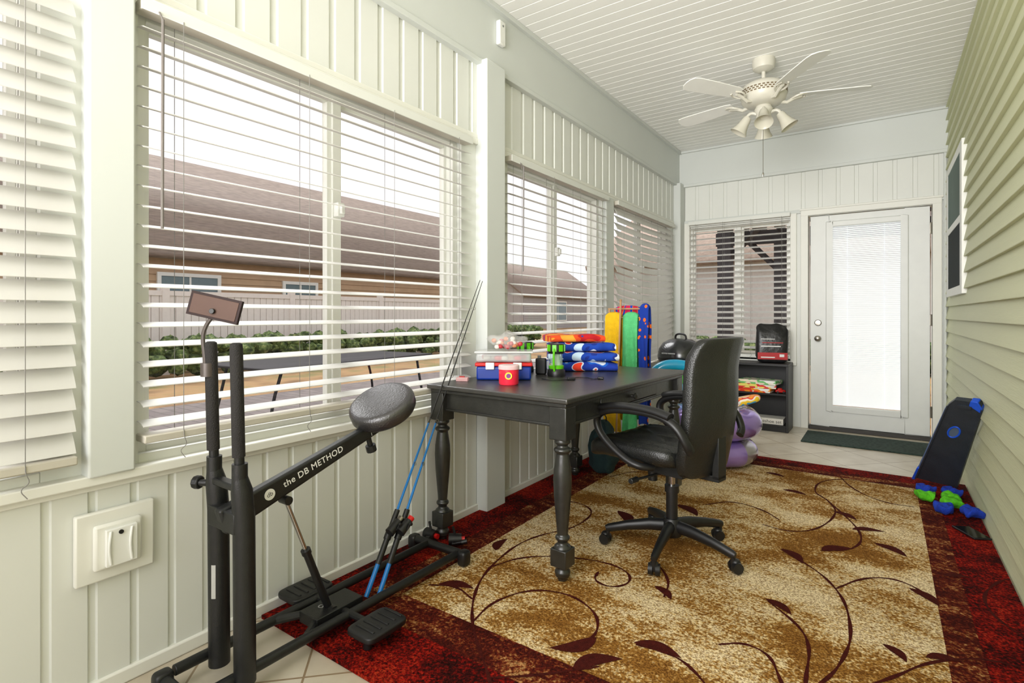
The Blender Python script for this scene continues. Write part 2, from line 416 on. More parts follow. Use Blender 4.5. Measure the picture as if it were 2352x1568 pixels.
# ------------------------------------------------------------ blinds
def blind(T,a0,a1,ztop,zbot,tilt,label,bow=0.0,wand=None,wc=-0.03,pitch=0.060,sd=0.028):
    e=thing('window_blind',label,'blinds',group='window blinds')
    mb=MB(); mb.box(a0-0.005,a1+0.005,wc-0.025,wc+0.028,ztop-0.035,ztop,0,T)
    mb.build('head_rail',RAIL,e,bevel=0.003)
    mb=MB(); mb.box(a0-0.008,a1+0.008,wc-0.031,wc-0.026,ztop-0.038,ztop+0.001,0,T)
    mb.build('valance',WALL,e,bevel=0.002)
    mb=MB(); n=int((ztop-0.06-zbot)/pitch)
    ct,stt=math.cos(tilt),math.sin(tilt); nu=14 if bow else 1
    for i in range(n):
        z=zbot+0.045+pitch*i
        h=(z-zbot)/(ztop-zbot)
        rows=[]
        for k in range(nu+1):
            u=a0+(a1-a0)*k/nu
            dz=-bow*math.sin(pi*k/nu)*(1-h)*1.0 if bow else 0
            for s_,th in ((-sd,0),(-sd/2,0.0015),(0,0.0022),(sd/2,0.0015),(sd,0),(sd,-0.0025),(sd/2,-0.001),(0,-0.0003),(-sd/2,-0.001),(-sd,-0.0025)):
                rows.append(T(u,wc+s_*ct-th*stt,z+dz+s_*stt+th*ct))
        fs=[]
        for k in range(nu):
            for j in range(10): fs.append((k*10+j,k*10+(j+1)%10,(k+1)*10+(j+1)%10,(k+1)*10+j))
        fs+=[tuple(range(10)),tuple(range(nu*10,nu*10+10))]
        mb.add(rows,fs)
    mb.build('slats',SLAT,e,angle=0.8)
    mb=MB()
    if bow:
        for k in range(nu):
            u0=a0+(a1-a0)*k/nu;u1=a0+(a1-a0)*(k+1)/nu; d=-bow*math.sin(pi*(k+.5)/nu)
            mb.box(u0,u1,wc-0.03,wc+0.03,zbot-0.01+d,zbot+0.012+d,0,T)
    else: mb.box(a0,a1,wc-0.033,wc+0.033,zbot-0.012,zbot+0.012,0,T)
    mb.build('bottom_rail',RAIL,e,bevel=0.004)
    L=a1-a0
    for fr in (0.07,0.36,0.64,0.93):
        mb=MB(); u=a0+L*fr
        for w in (wc-0.032,wc+0.032): mb.cyl(T(u,w,ztop-0.03),T(u,w,zbot-bow*math.sin(pi*fr)),0.0011,n=5)
        p=[T(u,wc-0.034,zbot+0.01),T(u,wc-0.036,zbot-0.01),T(u+0.01,wc-0.035,zbot-0.035),T(u-0.012,wc-0.03,zbot-0.05),T(u+0.004,wc-0.034,zbot-0.075)]
        if not bow: mb.tube(sm(p),0.0012,n=5)
        mb.build('ladder_cord',CORD,e)
    if wand:
        mb=MB(); mb.cyl(T(wand,wc-0.055,ztop-0.06),T(wand,wc-0.05,1.36),0.0045,n=8); mb.cyl(T(wand,wc-0.055,ztop-0.061),T(wand,wc-0.03,ztop-0.03),0.003,n=6)
        mb.build('tilt_wand',WAND,e)
    return e
blind(TL,-1.05,0.515,2.05,0.70,R(58),'white faux wood blind tilted nearly closed beside post',sd=0.032)
blind(TL,0.675,2.22,2.05,0.725,R(15),'white faux wood blind with open slats, wide window',wand=0.715,sd=0.026)
blind(TL,2.60,3.95,2.05,0.70,R(13),'white faux wood blind with open slats beyond post',wand=2.68)
blind(TL,4.15,5.60,2.05,0.72,R(62),'white faux wood blind with sagging slats near corner',bow=0.09,sd=0.033)
blind(TE,-1.73,-0.76,2.10,0.72,R(18),'white faux wood blind on end window beside door',sd=0.031)

# ------------------------------------------------------------ door
e=thing('door_1','white exterior door with tall glass and built-in blinds','door',kind='structure')
D0,D1=-0.585,0.33
mb=MB()
g0,g1,gz0,gz1=-0.43,0.155,0.21,1.955
mb.box(D0,g0,0.01,0.055,0.035,2.045,0,TE); mb.box(g1,D1,0.01,0.055,0.035,2.045,0,TE)
mb.box(g0,g1,0.01,0.055,0.035,gz0,0,TE); mb.box(g0,g1,0.01,0.055,gz1,2.045,0,TE)
dl=mb.build('door_leaf',DOORP,e,bevel=0.003)
mb=MB(); q=0.035
for A in ((g0-0.025,g0+q-0.01,gz0-0.03,gz1+0.03),(g1-q+0.01,g1+0.025,gz0-0.03,gz1+0.03)): mb.box(A[0],A[1],-0.008,0.03,A[2],A[3],0,TE)
mb.box(g0+q-0.01,g1-q+0.01,-0.008,0.03,gz0-0.03,gz0+q-0.01,0,TE); mb.box(g0+q-0.01,g1-q+0.01,-0.008,0.03,gz1-q+0.01,gz1+0.03,0,TE)
mb.build('glass_frame',DOORP,dl,bevel=0.008,bseg=3)
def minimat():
    m,nt,b=base('glowing_mini_blind')
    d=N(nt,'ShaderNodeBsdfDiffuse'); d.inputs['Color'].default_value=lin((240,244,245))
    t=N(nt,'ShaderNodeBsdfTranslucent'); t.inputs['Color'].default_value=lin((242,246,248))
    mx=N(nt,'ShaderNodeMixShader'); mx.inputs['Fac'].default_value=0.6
    em=N(nt,'ShaderNodeEmission'); em.inputs['Color'].default_value=lin((234,243,248)); em.inputs['Strength'].default_value=0.24  # faint glow added to the slats, standing in for daylight behind them
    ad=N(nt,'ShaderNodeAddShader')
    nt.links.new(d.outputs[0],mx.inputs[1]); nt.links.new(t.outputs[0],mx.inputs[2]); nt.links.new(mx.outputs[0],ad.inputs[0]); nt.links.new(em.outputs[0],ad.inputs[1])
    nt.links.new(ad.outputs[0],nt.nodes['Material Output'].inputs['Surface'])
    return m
mb=MB(); z=gz0+0.03
while z<gz1-0.03:
    mb.add([TE(g0+0.025,0.018,z),TE(g1-0.025,0.018,z),TE(g1-0.025,0.028,z+0.0155),TE(g0+0.025,0.028,z+0.0155)],[(0,1,2,3)]); z+=0.017
for u in (g0+0.15,g1-0.15): mb.box(u-0.001,u+0.001,0.014,0.017,gz0+0.03,gz1-0.03,0,TE)
mb.build('enclosed_blind',minimat(),dl,angle=0.2)
for zz,r in ((1.02,0.03),(0.87,0.026)):
    mb=MB(); Tm=Matrix.Rotation(R(90),4,'X')
    prof=[(r,0.0),(r,0.006),(r*0.7,0.012),(0.012,0.014),(0.012,0.03),(0.024,0.036),(0.028,0.048),(0.024,0.06),(0.01,0.066),(0.0,0.066)] if zz<1 else [(r,0),(r,0.01),(r*0.8,0.018),(0.0,0.02)]
    mb.lathe(prof,(D0+0.065,YE+0.01,zz),Tm)
    if zz>1: mb.box(D0+0.05,D0+0.08,YE-0.03,YE-0.008,zz-0.005,zz+0.005)
    mb.build('door_knob' if zz<1 else 'deadbolt',STEEL,dl)
for zz in (0.25,1.05,1.85):
    mb=MB(); mb.cyl(TE(D1+0.008,0.0,zz-0.05),TE(D1+0.008,0.0,zz+0.05),0.008,n=10); mb.box(D1-0.002,D1+0.03,0.002,0.008,zz-0.045,zz+0.045,0,TE)
    mb.build('hinge',STEEL,e)
mb=MB(); mb.box(-0.595,0.34,-0.03,0.1,0.0,0.032,0,TE); mb.build('threshold',M('bronze_threshold',(50,46,42),0.5),e,bevel=0.004)

# ------------------------------------------------------------ ceiling fan
FX,FY=-0.69,4.06
FW=M('fan_white',(206,203,190),0.35,var=0.03)
FB=M('fan_blade_white',(240,240,235),0.4,var=0.02)
e=thing('ceiling_fan','white five-blade ceiling fan with glass lamp shades','ceiling fan',(FX,FY,ZC))
mb=MB(); mb.lathe([(0.0,0),(0.072,0),(0.075,-0.03),(0.068,-0.065),(0.035,-0.085),(0.0,-0.085)]); mb.build('canopy',FW,e)
mb=MB(); mb.lathe([(0.013,-0.08),(0.013,-0.14),(0.03,-0.15),(0.03,-0.165),(0.0,-0.165)]); mb.build('downrod',FW,e)
mb=MB(); mb.lathe([(0.0,-0.155),(0.06,-0.155),(0.10,-0.165),(0.135,-0.185),(0.148,-0.21),(0.15,-0.255),(0.14,-0.29),(0.11,-0.315),(0.06,-0.325),(0.0,-0.325)],n=48); mh=mb.build('motor_housing',FW,e)
mb=MB()
for k in range(36):
    a=2*pi*k/36
    for j in range(3):
        aa=a+(j%2)*pi/36; z=-0.222-0.014*j
        Tm=Matrix.Rotation(aa,4,'Z')@Matrix.Translation((0.149,0,z))
        mb.box(-0.002,0.0022,-0.008,0.008,-0.004,0.004,0,Tm)
o_=mb.build('vent_slots',M('vent_shadow',(110,92,66),0.6),mh); o_['kind']='stuff'
for k in range(5):
    a=R(20)+2*pi*k/5
    Tm=Matrix.Rotation(a,4,'Z')
    mb=MB(); mb.tube([Tm@Vector(p) for p in ((0.09,0,-0.30),(0.15,0,-0.312),(0.19,0,-0.29),(0.24,0,-0.275))],0.012,n=8)
    for sx in (-1,1): mb.tube([Tm@Vector(p) for p in sm([(0.17,0,-0.295),(0.20,0.035*sx,-0.285),(0.24,0.04*sx,-0.275),(0.27,0.02*sx,-0.272)])],0.007,n=8)
    bb=mb.build('blade_bracket',FW,e)
    mb=MB(); vs=[];prof=[(0.22,0.045),(0.26,0.056),(0.45,0.066),(0.60,0.07),(0.64,0.062),(0.66,0.035),(0.665,0.0)]
    out=[(x,-w) for x,w in prof]+[(x,w) for x,w in reversed(prof[:-1])]
    Tb=Tm@Matrix.Translation((0,0,-0.268))@Matrix.Rotation(R(11),4,'X')
    n=len(out)
    for z in (0,0.006): vs+=[Tb@Vector((x,w,z)) for x,w in out]
    mb.add(vs,[tuple(range(n)),tuple(range(n,2*n))]+[(i,(i+1)%n,n+(i+1)%n,n+i) for i in range(n)])
    mb.build('fan_blade',FB,e,bevel=0.001)
mb=MB(); mb.lathe([(0.0,-0.32),(0.05,-0.325),(0.06,-0.35),(0.045,-0.385),(0.05,-0.40),(0.035,-0.43),(0.0,-0.435)])
SHD=M('frosted_glass_shade',(222,219,204),0.22,var=0.03,transl=0.25)
shades=[]
for k in range(4):
    a=R(10)+2*pi*k/4; Tm=Matrix.Rotation(a,4,'Z')
    mb.tube([Tm@Vector(p) for p in sm([(0.03,0,-0.38),(0.075,0,-0.36),(0.10,0,-0.375),(0.108,0,-0.40)])],0.011,n=8)
    shades.append(Tm@Matrix.Translation((0.10,0,-0.39))@Matrix.Rotation(R(-32),4,'Y'))
lk=mb.build('light_kit',FW,e)
for Tm in shades:
    mb=MB(); mb.lathe([(0.0,0.0),(0.024,0.0),(0.03,-0.02),(0.034,-0.05),(0.044,-0.085),(0.06,-0.118),(0.057,-0.116),(0.041,-0.083),(0.03,-0.05),(0.0,-0.03)],(0,0,0),Tm,caps=False); mb.build('lamp_shade',SHD,lk)
mb=MB(); mb.cyl((0.0,-0.02,-0.43),(0.0,-0.02,-0.80),0.0018,n=6); mb.lathe([(0,0),(0.005,-0.004),(0.007,-0.02),(0.004,-0.034),(0,-0.036)],(0,-0.02,-0.79),n=10); mb.build('pull_chain',STEEL,e)

# ------------------------------------------------------------ wall fittings
e=thing('outlet_cover','white weatherproof outlet cover mounted on panelled wall','outlet',(XL+0.010,0.615,0.435))
mb=MB(); mb.box(0,0.02,-0.098,0.098,-0.10,0.10); mb.build('mounting_block',TRIM,e,bevel=0.005)
mb=MB(); mb.box(0.02,0.038,-0.06,0.06,-0.065,0.065); mb.build('cover_plate',TRIM,e,bevel=0.008)
mb=MB(); mb.box(0.038,0.052,-0.035,0.042,-0.055,0.05)
for yy in (-0.024,0.028): mb.tube(sm([(0.052,yy,0.045),(0.058,yy-0.008,0.0),(0.052,yy,-0.05)]),0.004,n=8)
fl=mb.build('flap',WHITEP,e,bevel=0.006)
mb=MB(); mb.cyl((0.05,0.0,0.038),(0.056,0.0,0.038),0.006,n=16); mb.build('latch',BLACKP,fl)
e=thing('door_sensor','small white wireless sensor box on the beam','sensor',(XL+0.03,2.50,2.66))
mb=MB(); mb.box(0,0.03,-0.03,0.03,0,0.14); mb.build('housing',WHITEP,e,bevel=0.008,bseg=3)
mb=MB(); mb.cyl((0.028,0.0,0.11),(0.033,0.0,0.11),0.006,n=12); mb.build('indicator',GREYP,e)

# ------------------------------------------------------------ rug
RX0,RX1,RY0,RY1=-1.845,0.425,1.06,4.44
def leaf(mb,a,b,w,z,m):
    a=Vector(a);b=Vector(b); d=b-a; nrm=Vector((-d.y,d.x)).normalized(); L=d.length
    k=9; vs=[]
    for i in range(k+1):
        t=i/k; ww=w*math.sin(pi*t**0.8)**0.9*(1 if i<k else 0); bend=0.12*L*math.sin(pi*t)
        p=a+d*t+nrm*bend
        q1=p+nrm*ww*0.55; q2=p-nrm*ww*0.45
        vs+=[(q1.x,q1.y,z),(q2.x,q2.y,z)]
    mb.add(vs,[(2*i,2*i+1,2*i+3,2*i+2) for i in range(k)],m)
def vine(mb,pts,w,z,m):
    q=sm([(x,y,0) for x,y in pts],3); vs=[];n=len(q)
    for i,p in enumerate(q):
        d=(q[min(i+1,n-1)]-q[max(i-1,0)]).normalized(); nr=Vector((-d.y,d.x,0))
        ww=w*(0.75+0.25*math.sin(i*0.7))*(1.0 if 3<i<n-4 else 0.6)
        vs+=[(p.x+nr.x*ww,p.y+nr.y*ww,z),(p.x-nr.x*ww,p.y-nr.y*ww,z)]
    mb.add(vs,[(2*i,2*i+1,2*i+3,2*i+2) for i in range(n-1)],m)
mb=MB(); zt=0.014
xs=[RX0,-1.66,-1.535,0.165,0.26,RX1]; ys=[RY0,1.30,1.455,4.16,4.27,RY1]
def ring(i,m):
    a0,a1,b0,b1=xs[i],xs[5-i],ys[i],ys[5-i]; c0,c1,d0,d1=xs[i+1],xs[4-i],ys[i+1],ys[4-i]
    mb.add([(a0,b0,zt),(a1,b0,zt),(a1,b1,zt),(a0,b1,zt),(c0,d0,zt),(c1,d0,zt),(c1,d1,zt),(c0,d1,zt)],[(0,1,5,4),(1,2,6,5),(2,3,7,6),(3,0,4,7)],m)
ring(0,2); ring(1,1)
mb.add([(xs[2],ys[2],zt),(xs[3],ys[2],zt),(xs[3],ys[3],zt),(xs[2],ys[3],zt)],[(0,1,2,3)],0)
c=[(RX0,RY0),(RX1,RY0),(RX1,RY1),(RX0,RY1)]
for i in range(4):
    a,b=c[i],c[(i+1)%4]; mb.add([(*a,0.001),(*b,0.001),(*b,zt),(*a,zt)],[(0,1,2,3)],2)
zv=zt+0.0012
V=[[(-0.80,1.10),(-0.965,1.266),(-1.078,1.356),(-1.189,1.455),(-1.285,1.577),(-1.361,1.726),(-1.401,1.885),(-1.421,2.086),(-1.379,2.254),(-1.299,2.375),(-1.287,2.57),(-1.334,2.691),(-1.458,2.745),(-1.583,2.684)],
[(-1.189,1.455),(-1.215,1.608),(-1.145,1.772),(-0.999,1.827),(-0.859,1.768),(-0.8,1.664),(-0.81,1.571)],
[(-1.391,1.81),(-1.33,1.986),(-1.169,2.098),(-0.983,2.152),(-0.87,2.113),(-0.84,2.026),(-0.893,1.956),(-0.975,1.974),(-0.988,2.054)],
[(-0.2,1.70),(-0.133,1.846),(-0.102,1.985),(-0.088,2.132),(-.113,2.341),(-.155,2.464),(-.226,2.586),(-.377,2.72)],
[(-.155,2.464),(-.074,2.626),(.029,2.698),(.113,2.651),(.161,2.55)],
[(-.18,1.70),(-.192,1.805),(-.195,1.973),(-.235,2.09),(-.358,2.207)],
[(-.517,3.001),(-.392,2.969),(-.287,3.062),(-.223,3.277),(-.215,3.472),(-.284,3.635),(-.354,3.725),(-.349,3.985),(-.217,4.15),(.047,4.16)],
[(-.284,3.635),(-.185,3.415),(-.098,3.194),(-.085,3.02),(-.139,2.886),(-.222,2.839)],
[(-.835,3.121),(-.729,3.28),(-.557,3.233),(-.453,3.116)],
[(-.239,4.174),(-.155,3.913),(0,3.746),(.141,3.761)],
[(-0.669,1.669),(-0.574,1.687),(-0.499,1.67),(-0.40,1.58),(-0.35,1.5)],
[(-0.446,1.825),(-0.378,1.886),(-0.296,1.863),(-0.256,1.761),(-0.22,1.68)],
[(0.42,2.959),(0.376,2.897),(0.311,2.73),(0.317,2.572),(0.386,2.448)],
[(-0.05,1.86),(0.021,1.954),(0.112,2.109),(0.249,2.23),(0.353,2.24)],
[(-0.841,2.301),(-0.715,2.156),(-0.692,2.01)],
[(-1.503,3.291),(-1.416,3.531),(-1.233,3.538),(-1.092,3.466)],
[(-1.285,1.577),(-1.40,1.62),(-1.5,1.56)],[(-0.965,1.266),(-0.85,1.36),(-0.72,1.5)]]
for i,p in enumerate(V): vine(mb,p,0.0066,zv+0.0001*(i%3),3)
LF=[(-0.796,1.623),(-0.89,1.496),(-1.465,1.59),(-1.336,1.639),(-1.465,1.971),(-1.492,2.096),(-0.748,2.07),(-0.667,2.009),(-0.672,1.676),(-0.531,1.685),(-0.778,1.45),(-0.679,1.569),(-0.388,2.734),(-0.296,2.632),(-0.367,2.218),(-0.278,2.157),(0.085,2.631),(0.166,2.536),(-0.23,2.823),(-0.116,2.924),(-0.226,3.424),(-0.123,3.347),(-0.034,3.055),(0.08,2.97),(-0.508,3.667),(-0.386,3.637),(-0.662,3.997),(-0.549,3.958),(-0.126,3.193),(0.0,3.243),(0.0,2.136),(0.056,2.07),(0.113,2.135),(0.201,2.171),(-1.201,2.744),(-1.09,2.601),(-1.486,2.666),(-1.613,2.637),(-0.967,3.029),(-0.829,2.927),(0.208,2.844),(0.294,2.882)]
for i in range(0,len(LF),2):
    a_=Vector(LF[i]);b_=Vector(LF[i+1]); c_=(a_+b_)/2; a_=c_+(a_-c_)*1.1; b_=c_+(b_-c_)*1.1
    L=(a_-b_).length; leaf(mb,a_,b_,max(0.036,L*0.34),zv+0.0005,3)
mb.build('area_rug',[RUGF,RUGI,RUGO,RUGV],label='large red-bordered beige area rug with dark vine pattern',cat='rug')
ZR=0.0165
def matmat():
    m,nt,b=base('green_ribbed_mat'); v=coords(nt)
    n=N(nt,'ShaderNodeTexVoronoi'); n.inputs['Scale'].default_value=38; nt.links.new(v,n.inputs['Vector'])
    c=ramp(nt,n.outputs['Distance'],[(0.1,(22,34,30)),(0.6,(48,64,56))]); nt.links.new(c,b.inputs['Base Color']); b.inputs['Roughness'].default_value=0.95
    return m
mb=MB(); mb.box(-0.47,0.47,-0.25,0.25,0.0,0.012); mb.build('door_mat',matmat(),loc=(-0.12,5.45,0.001),bevel=0.004,label='dark green textured door mat on the tile by the door',cat='door mat')

# ------------------------------------------------------------ desk
DK=thing('desk','black painted wooden desk with turned legs and drawer','desk',(-1.395,2.55,ZR),rz=R(-2))
hx,hy=0.395,0.69; h0=-ZR
mb=MB(); mb.box(-hx,hx,-hy,hy,0.742+h0,0.765+h0); mb.build('desk_top',M('desk_top_paint',(44,43,39),0.36,var=0.2,vs=20,bump=0.08,bs=60,spec=0.9),DK,bevel=0.006,bseg=3)
mb=MB(); mb.box(-hx+0.015,hx-0.015,-hy+0.015,hy-0.015,0.725+h0,0.7415+h0)
ax,ay=hx-0.055,hy-0.055
mb.box(-ax,ax,-ay-0.012,-ay+0.008,0.63,0.709); mb.box(-ax,ax,ay-0.008,ay+0.012,0.63,0.709); mb.box(-ax-0.012,-ax+0.008,-ay,ay,0.63,0.709)
mb.box(ax-0.008,ax+0.012,-ay,-0.33,0.63,0.709); mb.box(ax-0.008,ax+0.012,0.33,ay,0.63,0.709); mb.box(ax-0.008,ax+0.012,-0.33,0.33,0.63,0.642)
mb.box(-ax,ax,-ay-0.018,-ay+0.01,0.622,0.634); mb.box(ax-0.01,ax+0.018,-ay,ay,0.622,0.634)
mb.build('apron',BLACKWOOD,DK,bevel=0.003)
mb=MB(); mb.box(ax-0.3,ax+0.016,-0.325,0.325,0.645,0.706); dr=mb.build('drawer',BLACKWOOD,DK,bevel=0.004)
mb=MB(); mb.lathe([(0.0,0),(0.008,0),(0.007,0.012),(0.016,0.02),(0.016,0.026),(0.0,0.032)],(ax+0.016,0,0.675),Matrix.Rotation(R(90),4,'Y'),n=16); mb.build('knob',BLACKWOOD,dr)
for sx in (-1,1):
    for sy in (-1,1):
        mb=MB(); x,y=sx*(ax),sy*(ay)
        mb.box(x-0.04,x+0.04,y-0.04,y+0.04,0.575,0.709)
        mb.lathe([(0.0,0.58),(0.030,0.58),(0.033,0.57),(0.033,0.56),(0.022,0.552),(0.022,0.545),(0.036,0.535),(0.036,0.527),(0.026,0.518),(0.030,0.49),(0.036,0.45),(0.038,0.41),(0.035,0.34),(0.029,0.27),(0.024,0.21),(0.022,0.185),(0.03,0.178),(0.03,0.168),(0.021,0.16),(0.021,0.15),(0.033,0.14),(0.036,0.13),(0.0,0.13)],(x,y,0),n=28)
        mb.box(x-0.037,x+0.037,y-0.037,y+0.037,0.06,0.132)
        mb.lathe([(0.0,0.062),(0.026,0.06),(0.024,0.05),(0.033,0.035),(0.03,0.018),(0.02,0.01),(0.02,0.0),(0,0)],(x,y,0),n=24)
        mb.build('leg',BLACKWOOD,DK,bevel=0.004)

# ------------------------------------------------------------ office chair
CA=R(-102)
CH=thing('office_chair','black leather swivel office chair with five-caster base','chair',(-0.80,2.43,ZR),rz=CA)
def seatfn(p):
    x,y,z=p
    if z>0: z=z+0.006*math.cos(x*2*pi/0.07)*(1 if abs(x)<0.2 and abs(y)<0.21 else 0)
    z-=0.045*max(0,(-y-0.12)/0.13)**2
    z+=0.02*(x/0.25)**2
    return (x,y,z)
mb=MB(); mb.sell((0,-0.09,0.462),(0.245,0.235,0.05),0.5,0.35,96,20,seatfn); mb.build('seat',LEATHER,CH,angle=1.5)
def backfn(p):
    x,y,z=p; h=(z+0.30)/0.60
    w=0.92+0.08*math.sin(pi*min(1,h*1.05)); x*=w
    yy=y-0.04*(x/0.22)**2-0.014*math.cos(h*2.4*pi) + 0.075*h*h
    if y<0: yy+=0.003*math.cos(z*2*pi/0.085)
    return (x,yy,z)
mb=MB(); mb.sell((0,0.195,0.69),(0.216,0.034,0.295),0.22,0.4,48,64,backfn); mb.build('backrest',LEATHER,CH,angle=1.5)
for sx in (-1,1):
    x=0.265*sx
    P=sm([(x*0.75,0.02,0.425),(x*0.95,0.0,0.43),(x,-0.07,0.45),(x,-0.2,0.53),(x,-0.235,0.61),(x,-0.18,0.655),(x,-0.05,0.672),(x,0.10,0.668),(x,0.18,0.63),(x*0.95,0.215,0.56),(x*0.85,0.215,0.53)],3)
    mb=MB(); mb.tube(P,0.016,n=12,flat=1.35); ar=mb.build('armrest',BLACKP,CH,angle=1.2)
    P2=sm([(x,-0.2,0.664),(x,-0.1,0.685),(x,0.06,0.684),(x,0.15,0.664)],3); mb=MB(); mb.tube(P2,[0.010]+[0.017]*(len(P2)-2)+[0.010],n=12,flat=1.6)
    mb.build('arm_pad',BLACKP,ar,angle=1.2)
mb=MB(); mb.box(-0.12,0.12,-0.16,0.12,0.375,0.42); mb.box(-0.035,0.035,0.05,0.24,0.37,0.395); mb.box(-0.035,0.035,0.21,0.24,0.38,0.56)
mb.cyl((0.05,0,0.37),(0.27,-0.02,0.375),0.006,n=8); mb.cyl((0.25,-0.02,0.375),(0.30,-0.02,0.375),0.012,n=10); mb.cyl((0,-0.1,0.30),(0,-0.1,0.38),0.022)
mb.build('tilt_mechanism',BLACKM,CH,bevel=0.005)
mb=MB(); mb.cyl((0,0,0.12),(0,0,0.28),0.026); mb.cyl((0,0,0.26),(0,0,0.38),0.015,m=1); mb.cyl((0,0,0.27),(0,0,0.30),0.032); mb.build('gas_lift',[BLACKP,CHROME],CH)
mb=MB(); mb.lathe([(0,0.07),(0.04,0.07),(0.048,0.09),(0.042,0.135),(0.033,0.15),(0.0,0.15)])
cas=[]
for k in range(5):
    a=R(-86+72*k)-CA; d=Vector((math.cos(a),math.sin(a),0))
    P=[d*r+Vector((0,0,z)) for r,z in ((0.02,0.115),(0.10,0.113),(0.2,0.098),(0.285,0.078),(0.30,0.075))]
    mb.tube(P,[0.03,0.027,0.022,0.019,0.014],n=10,flat=0.8); cas.append((a,d))
mb.build('star_base',BLACKP,CH,angle=1.0)
for a,d in cas:
    mb=MB(); c=d*0.29; yaw=random.uniform(0,6.28); ax_=Vector((math.cos(yaw),math.sin(yaw),0)); fw=Vector((-ax_.y,ax_.x,0))
    cc=c+fw*0.012+Vector((0,0,0.026))
    for s_ in (-1,1):
        mb.cyl(cc+ax_*0.006*s_,cc+ax_*0.024*s_,0.026,0.023,n=20)
    mb.cyl(c+Vector((0,0,0.03)),c+Vector((0,0,0.085)),0.009,n=10); mb.sell(cc+Vector((0,0,0.012)),(0.02,0.02,0.022),0.8,0.8,12,8)
    mb.build('caster',BLACKP,CH)

# ------------------------------------------------------------ exercise machine
EX=thing('squat_exercise_machine','black steel squat exercise machine with round padded seat','exercise machine',(-1.6,1.2,0.0155))
o=Vector((-1.6,1.2,0))
def W(x,y,z): return Vector((x,y,z))-o
mb=MB()
mb.tube([W(-1.52,0.71,0.045),W(-1.52,1.78,0.045)],0.016,n=14); mb.tube([W(-1.70,0.71,0.045),W(-1.70,1.78,0.045)],0.016,n=14)
mb.tube([W(-1.78,1.77,0.045),W(-1.50,1.77,0.045)],0.018,n=14); mb.tube([W(-1.70,0.68,0.035),W(-1.36,0.68,0.035)],0.018,n=14)
mb.box(-0.045,0.055,-0.12,0.07,0.03,0.068)
for x in (-1.52,-1.70): mb.tube([W(x,1.02,0.045),W(-1.61,1.15,0.05)],0.014,n=10)
mb.tube([W(-1.80,1.19,0.05),W(-1.36,1.19,0.05)],0.012,n=10)
mb.build('base_frame',BLACKM,EX,bevel=0.002)
for x,y in ((-1.79,1.77),(-1.49,1.77),(-1.70,0.68),(-1.36,0.68)):
    mb=MB(); mb.sell(W(x,y,0.032 if y>1 else 0.024),(0.022,0.026,0.032 if y>1 else 0.036),0.4,0.5,20,10); mb.build('end_cap',BLACKP,EX)
for x in (-1.375,-1.77):
    mb=MB(); mb.sell(W(x,1.19,0.056),(0.064,0.085,0.012),0.3,0.35,40,10)
    for k in range(5): mb.box(x+1.6-0.042,x+1.6+0.042,-0.065+0.03*k,-0.055+0.03*k,0.065,0.071)
    mb.cyl(W(x,1.15,0.0),W(x,1.15,0.05),0.014); mb.cyl(W(x,1.23,0.0),W(x,1.23,0.05),0.014)
    mb.build('foot_pedal',BLACKP,EX,bevel=0.002)
for x in (-1.505,-1.65):
    mb=MB(); mb.tube([W(x,0.815,0.03),W(x,0.812,0.50),W(x,0.806,0.58),W(x,0.80,0.62)],[0.030,0.030,0.029,0.021],n=20)
    mb.tube([W(x,0.80,0.62),W(x,0.79,1.0)],0.0135,n=16)
    mb.cyl(W(x,0.80,0.60),W(x,0.80,0.66),0.021)
    up_=mb.build('upright',BLACKM,EX)
    mb=MB(); mb.tube([W(x,0.797,0.68),W(x,0.79,0.985),W(x,0.79,1.0),W(x,0.79,1.004)],[0.0175,0.0175,0.016,0.010],n=18); mb.build('hand_grip',M('foam_grip',(30,27,25),0.8,var=0.2,bump=0.4,bs=300),up_)
    if x<-1.6:
        mb=MB(); vs=[]
        for z in (0.24,0.34):
            for k in range(5):
                a=R(-66+6*k); vs.append(W(-1.65,0.813,z)+Vector((math.cos(a),math.sin(a),0))*0.0307)
        mb.add(vs,[(k,k+1,k+6,k+5) for k in range(4)]); wl=mb.build('warning_label',M('label_paper',(180,180,175),0.6),up_)
mb=MB(); mb.box(-0.065,0.110,-0.415,-0.385,0.58,0.60); mb.cyl(W(-1.67,0.80,0.575),W(-1.71,0.775,0.575),0.010); mb.cyl(W(-1.70,0.785,0.575),W(-1.72,0.775,0.575),0.020,n=10); mb.box(-0.055,0.10,-0.42,-0.38,0.46,0.52)
mb.build('clamp_bracket',BLACKM,EX,bevel=0.004)
bd=Vector((0,0.469,0.147)).normalized(); bu=Vector((0,-bd.z,bd.y))
p0=W(-1.575,0.78,0.482); p1=W(-1.575,1.37,0.667)
mb=MB(); vs=[]
for p,h in ((p0,0.040),(p0+bd*0.30,0.031),(p1,0.022)):
    for sx,su in ((-1,-1),(1,-1),(1,1),(-1,1)): vs.append(p+Vector((0.018*sx,0,0))+bu*h*su)
fs=[(0,1,2,3),(8,9,10,11)]
for j in (0,4):
    for i in range(4): fs.append((j+i,j+(i+1)%4,j+4+(i+1)%4,j+4+i))
mb.add(vs,fs); bm_=mb.build('swing_arm',BLACKM,EX,bevel=0.008,bseg=3)
c=p0+bd*0.305+Vector((0.0192,0,0))
text('the DB METHOD',0.235,INKW,bm_,axes(c+bd*0.01+bu*0.004,bd,bu),bold=0.012)
lc=p0+bd*0.148+Vector((0.0192,0,0))+bu*0.002
mb=MB(); mb.cyl(lc,lc+Vector((0.0006,0,0)),0.0175,n=28); mb.build('round_emblem',INKW,bm_)
text('db',0.019,INKD,bm_,axes(lc+Vector((0.001,0,0)),bd,bu),name='emblem_lettering')
lc=p0+bd*0.575+Vector((0.0192,0,0)); text('|1-',0.028,INKW,bm_,axes(lc,bd,bu),name='scale_mark')
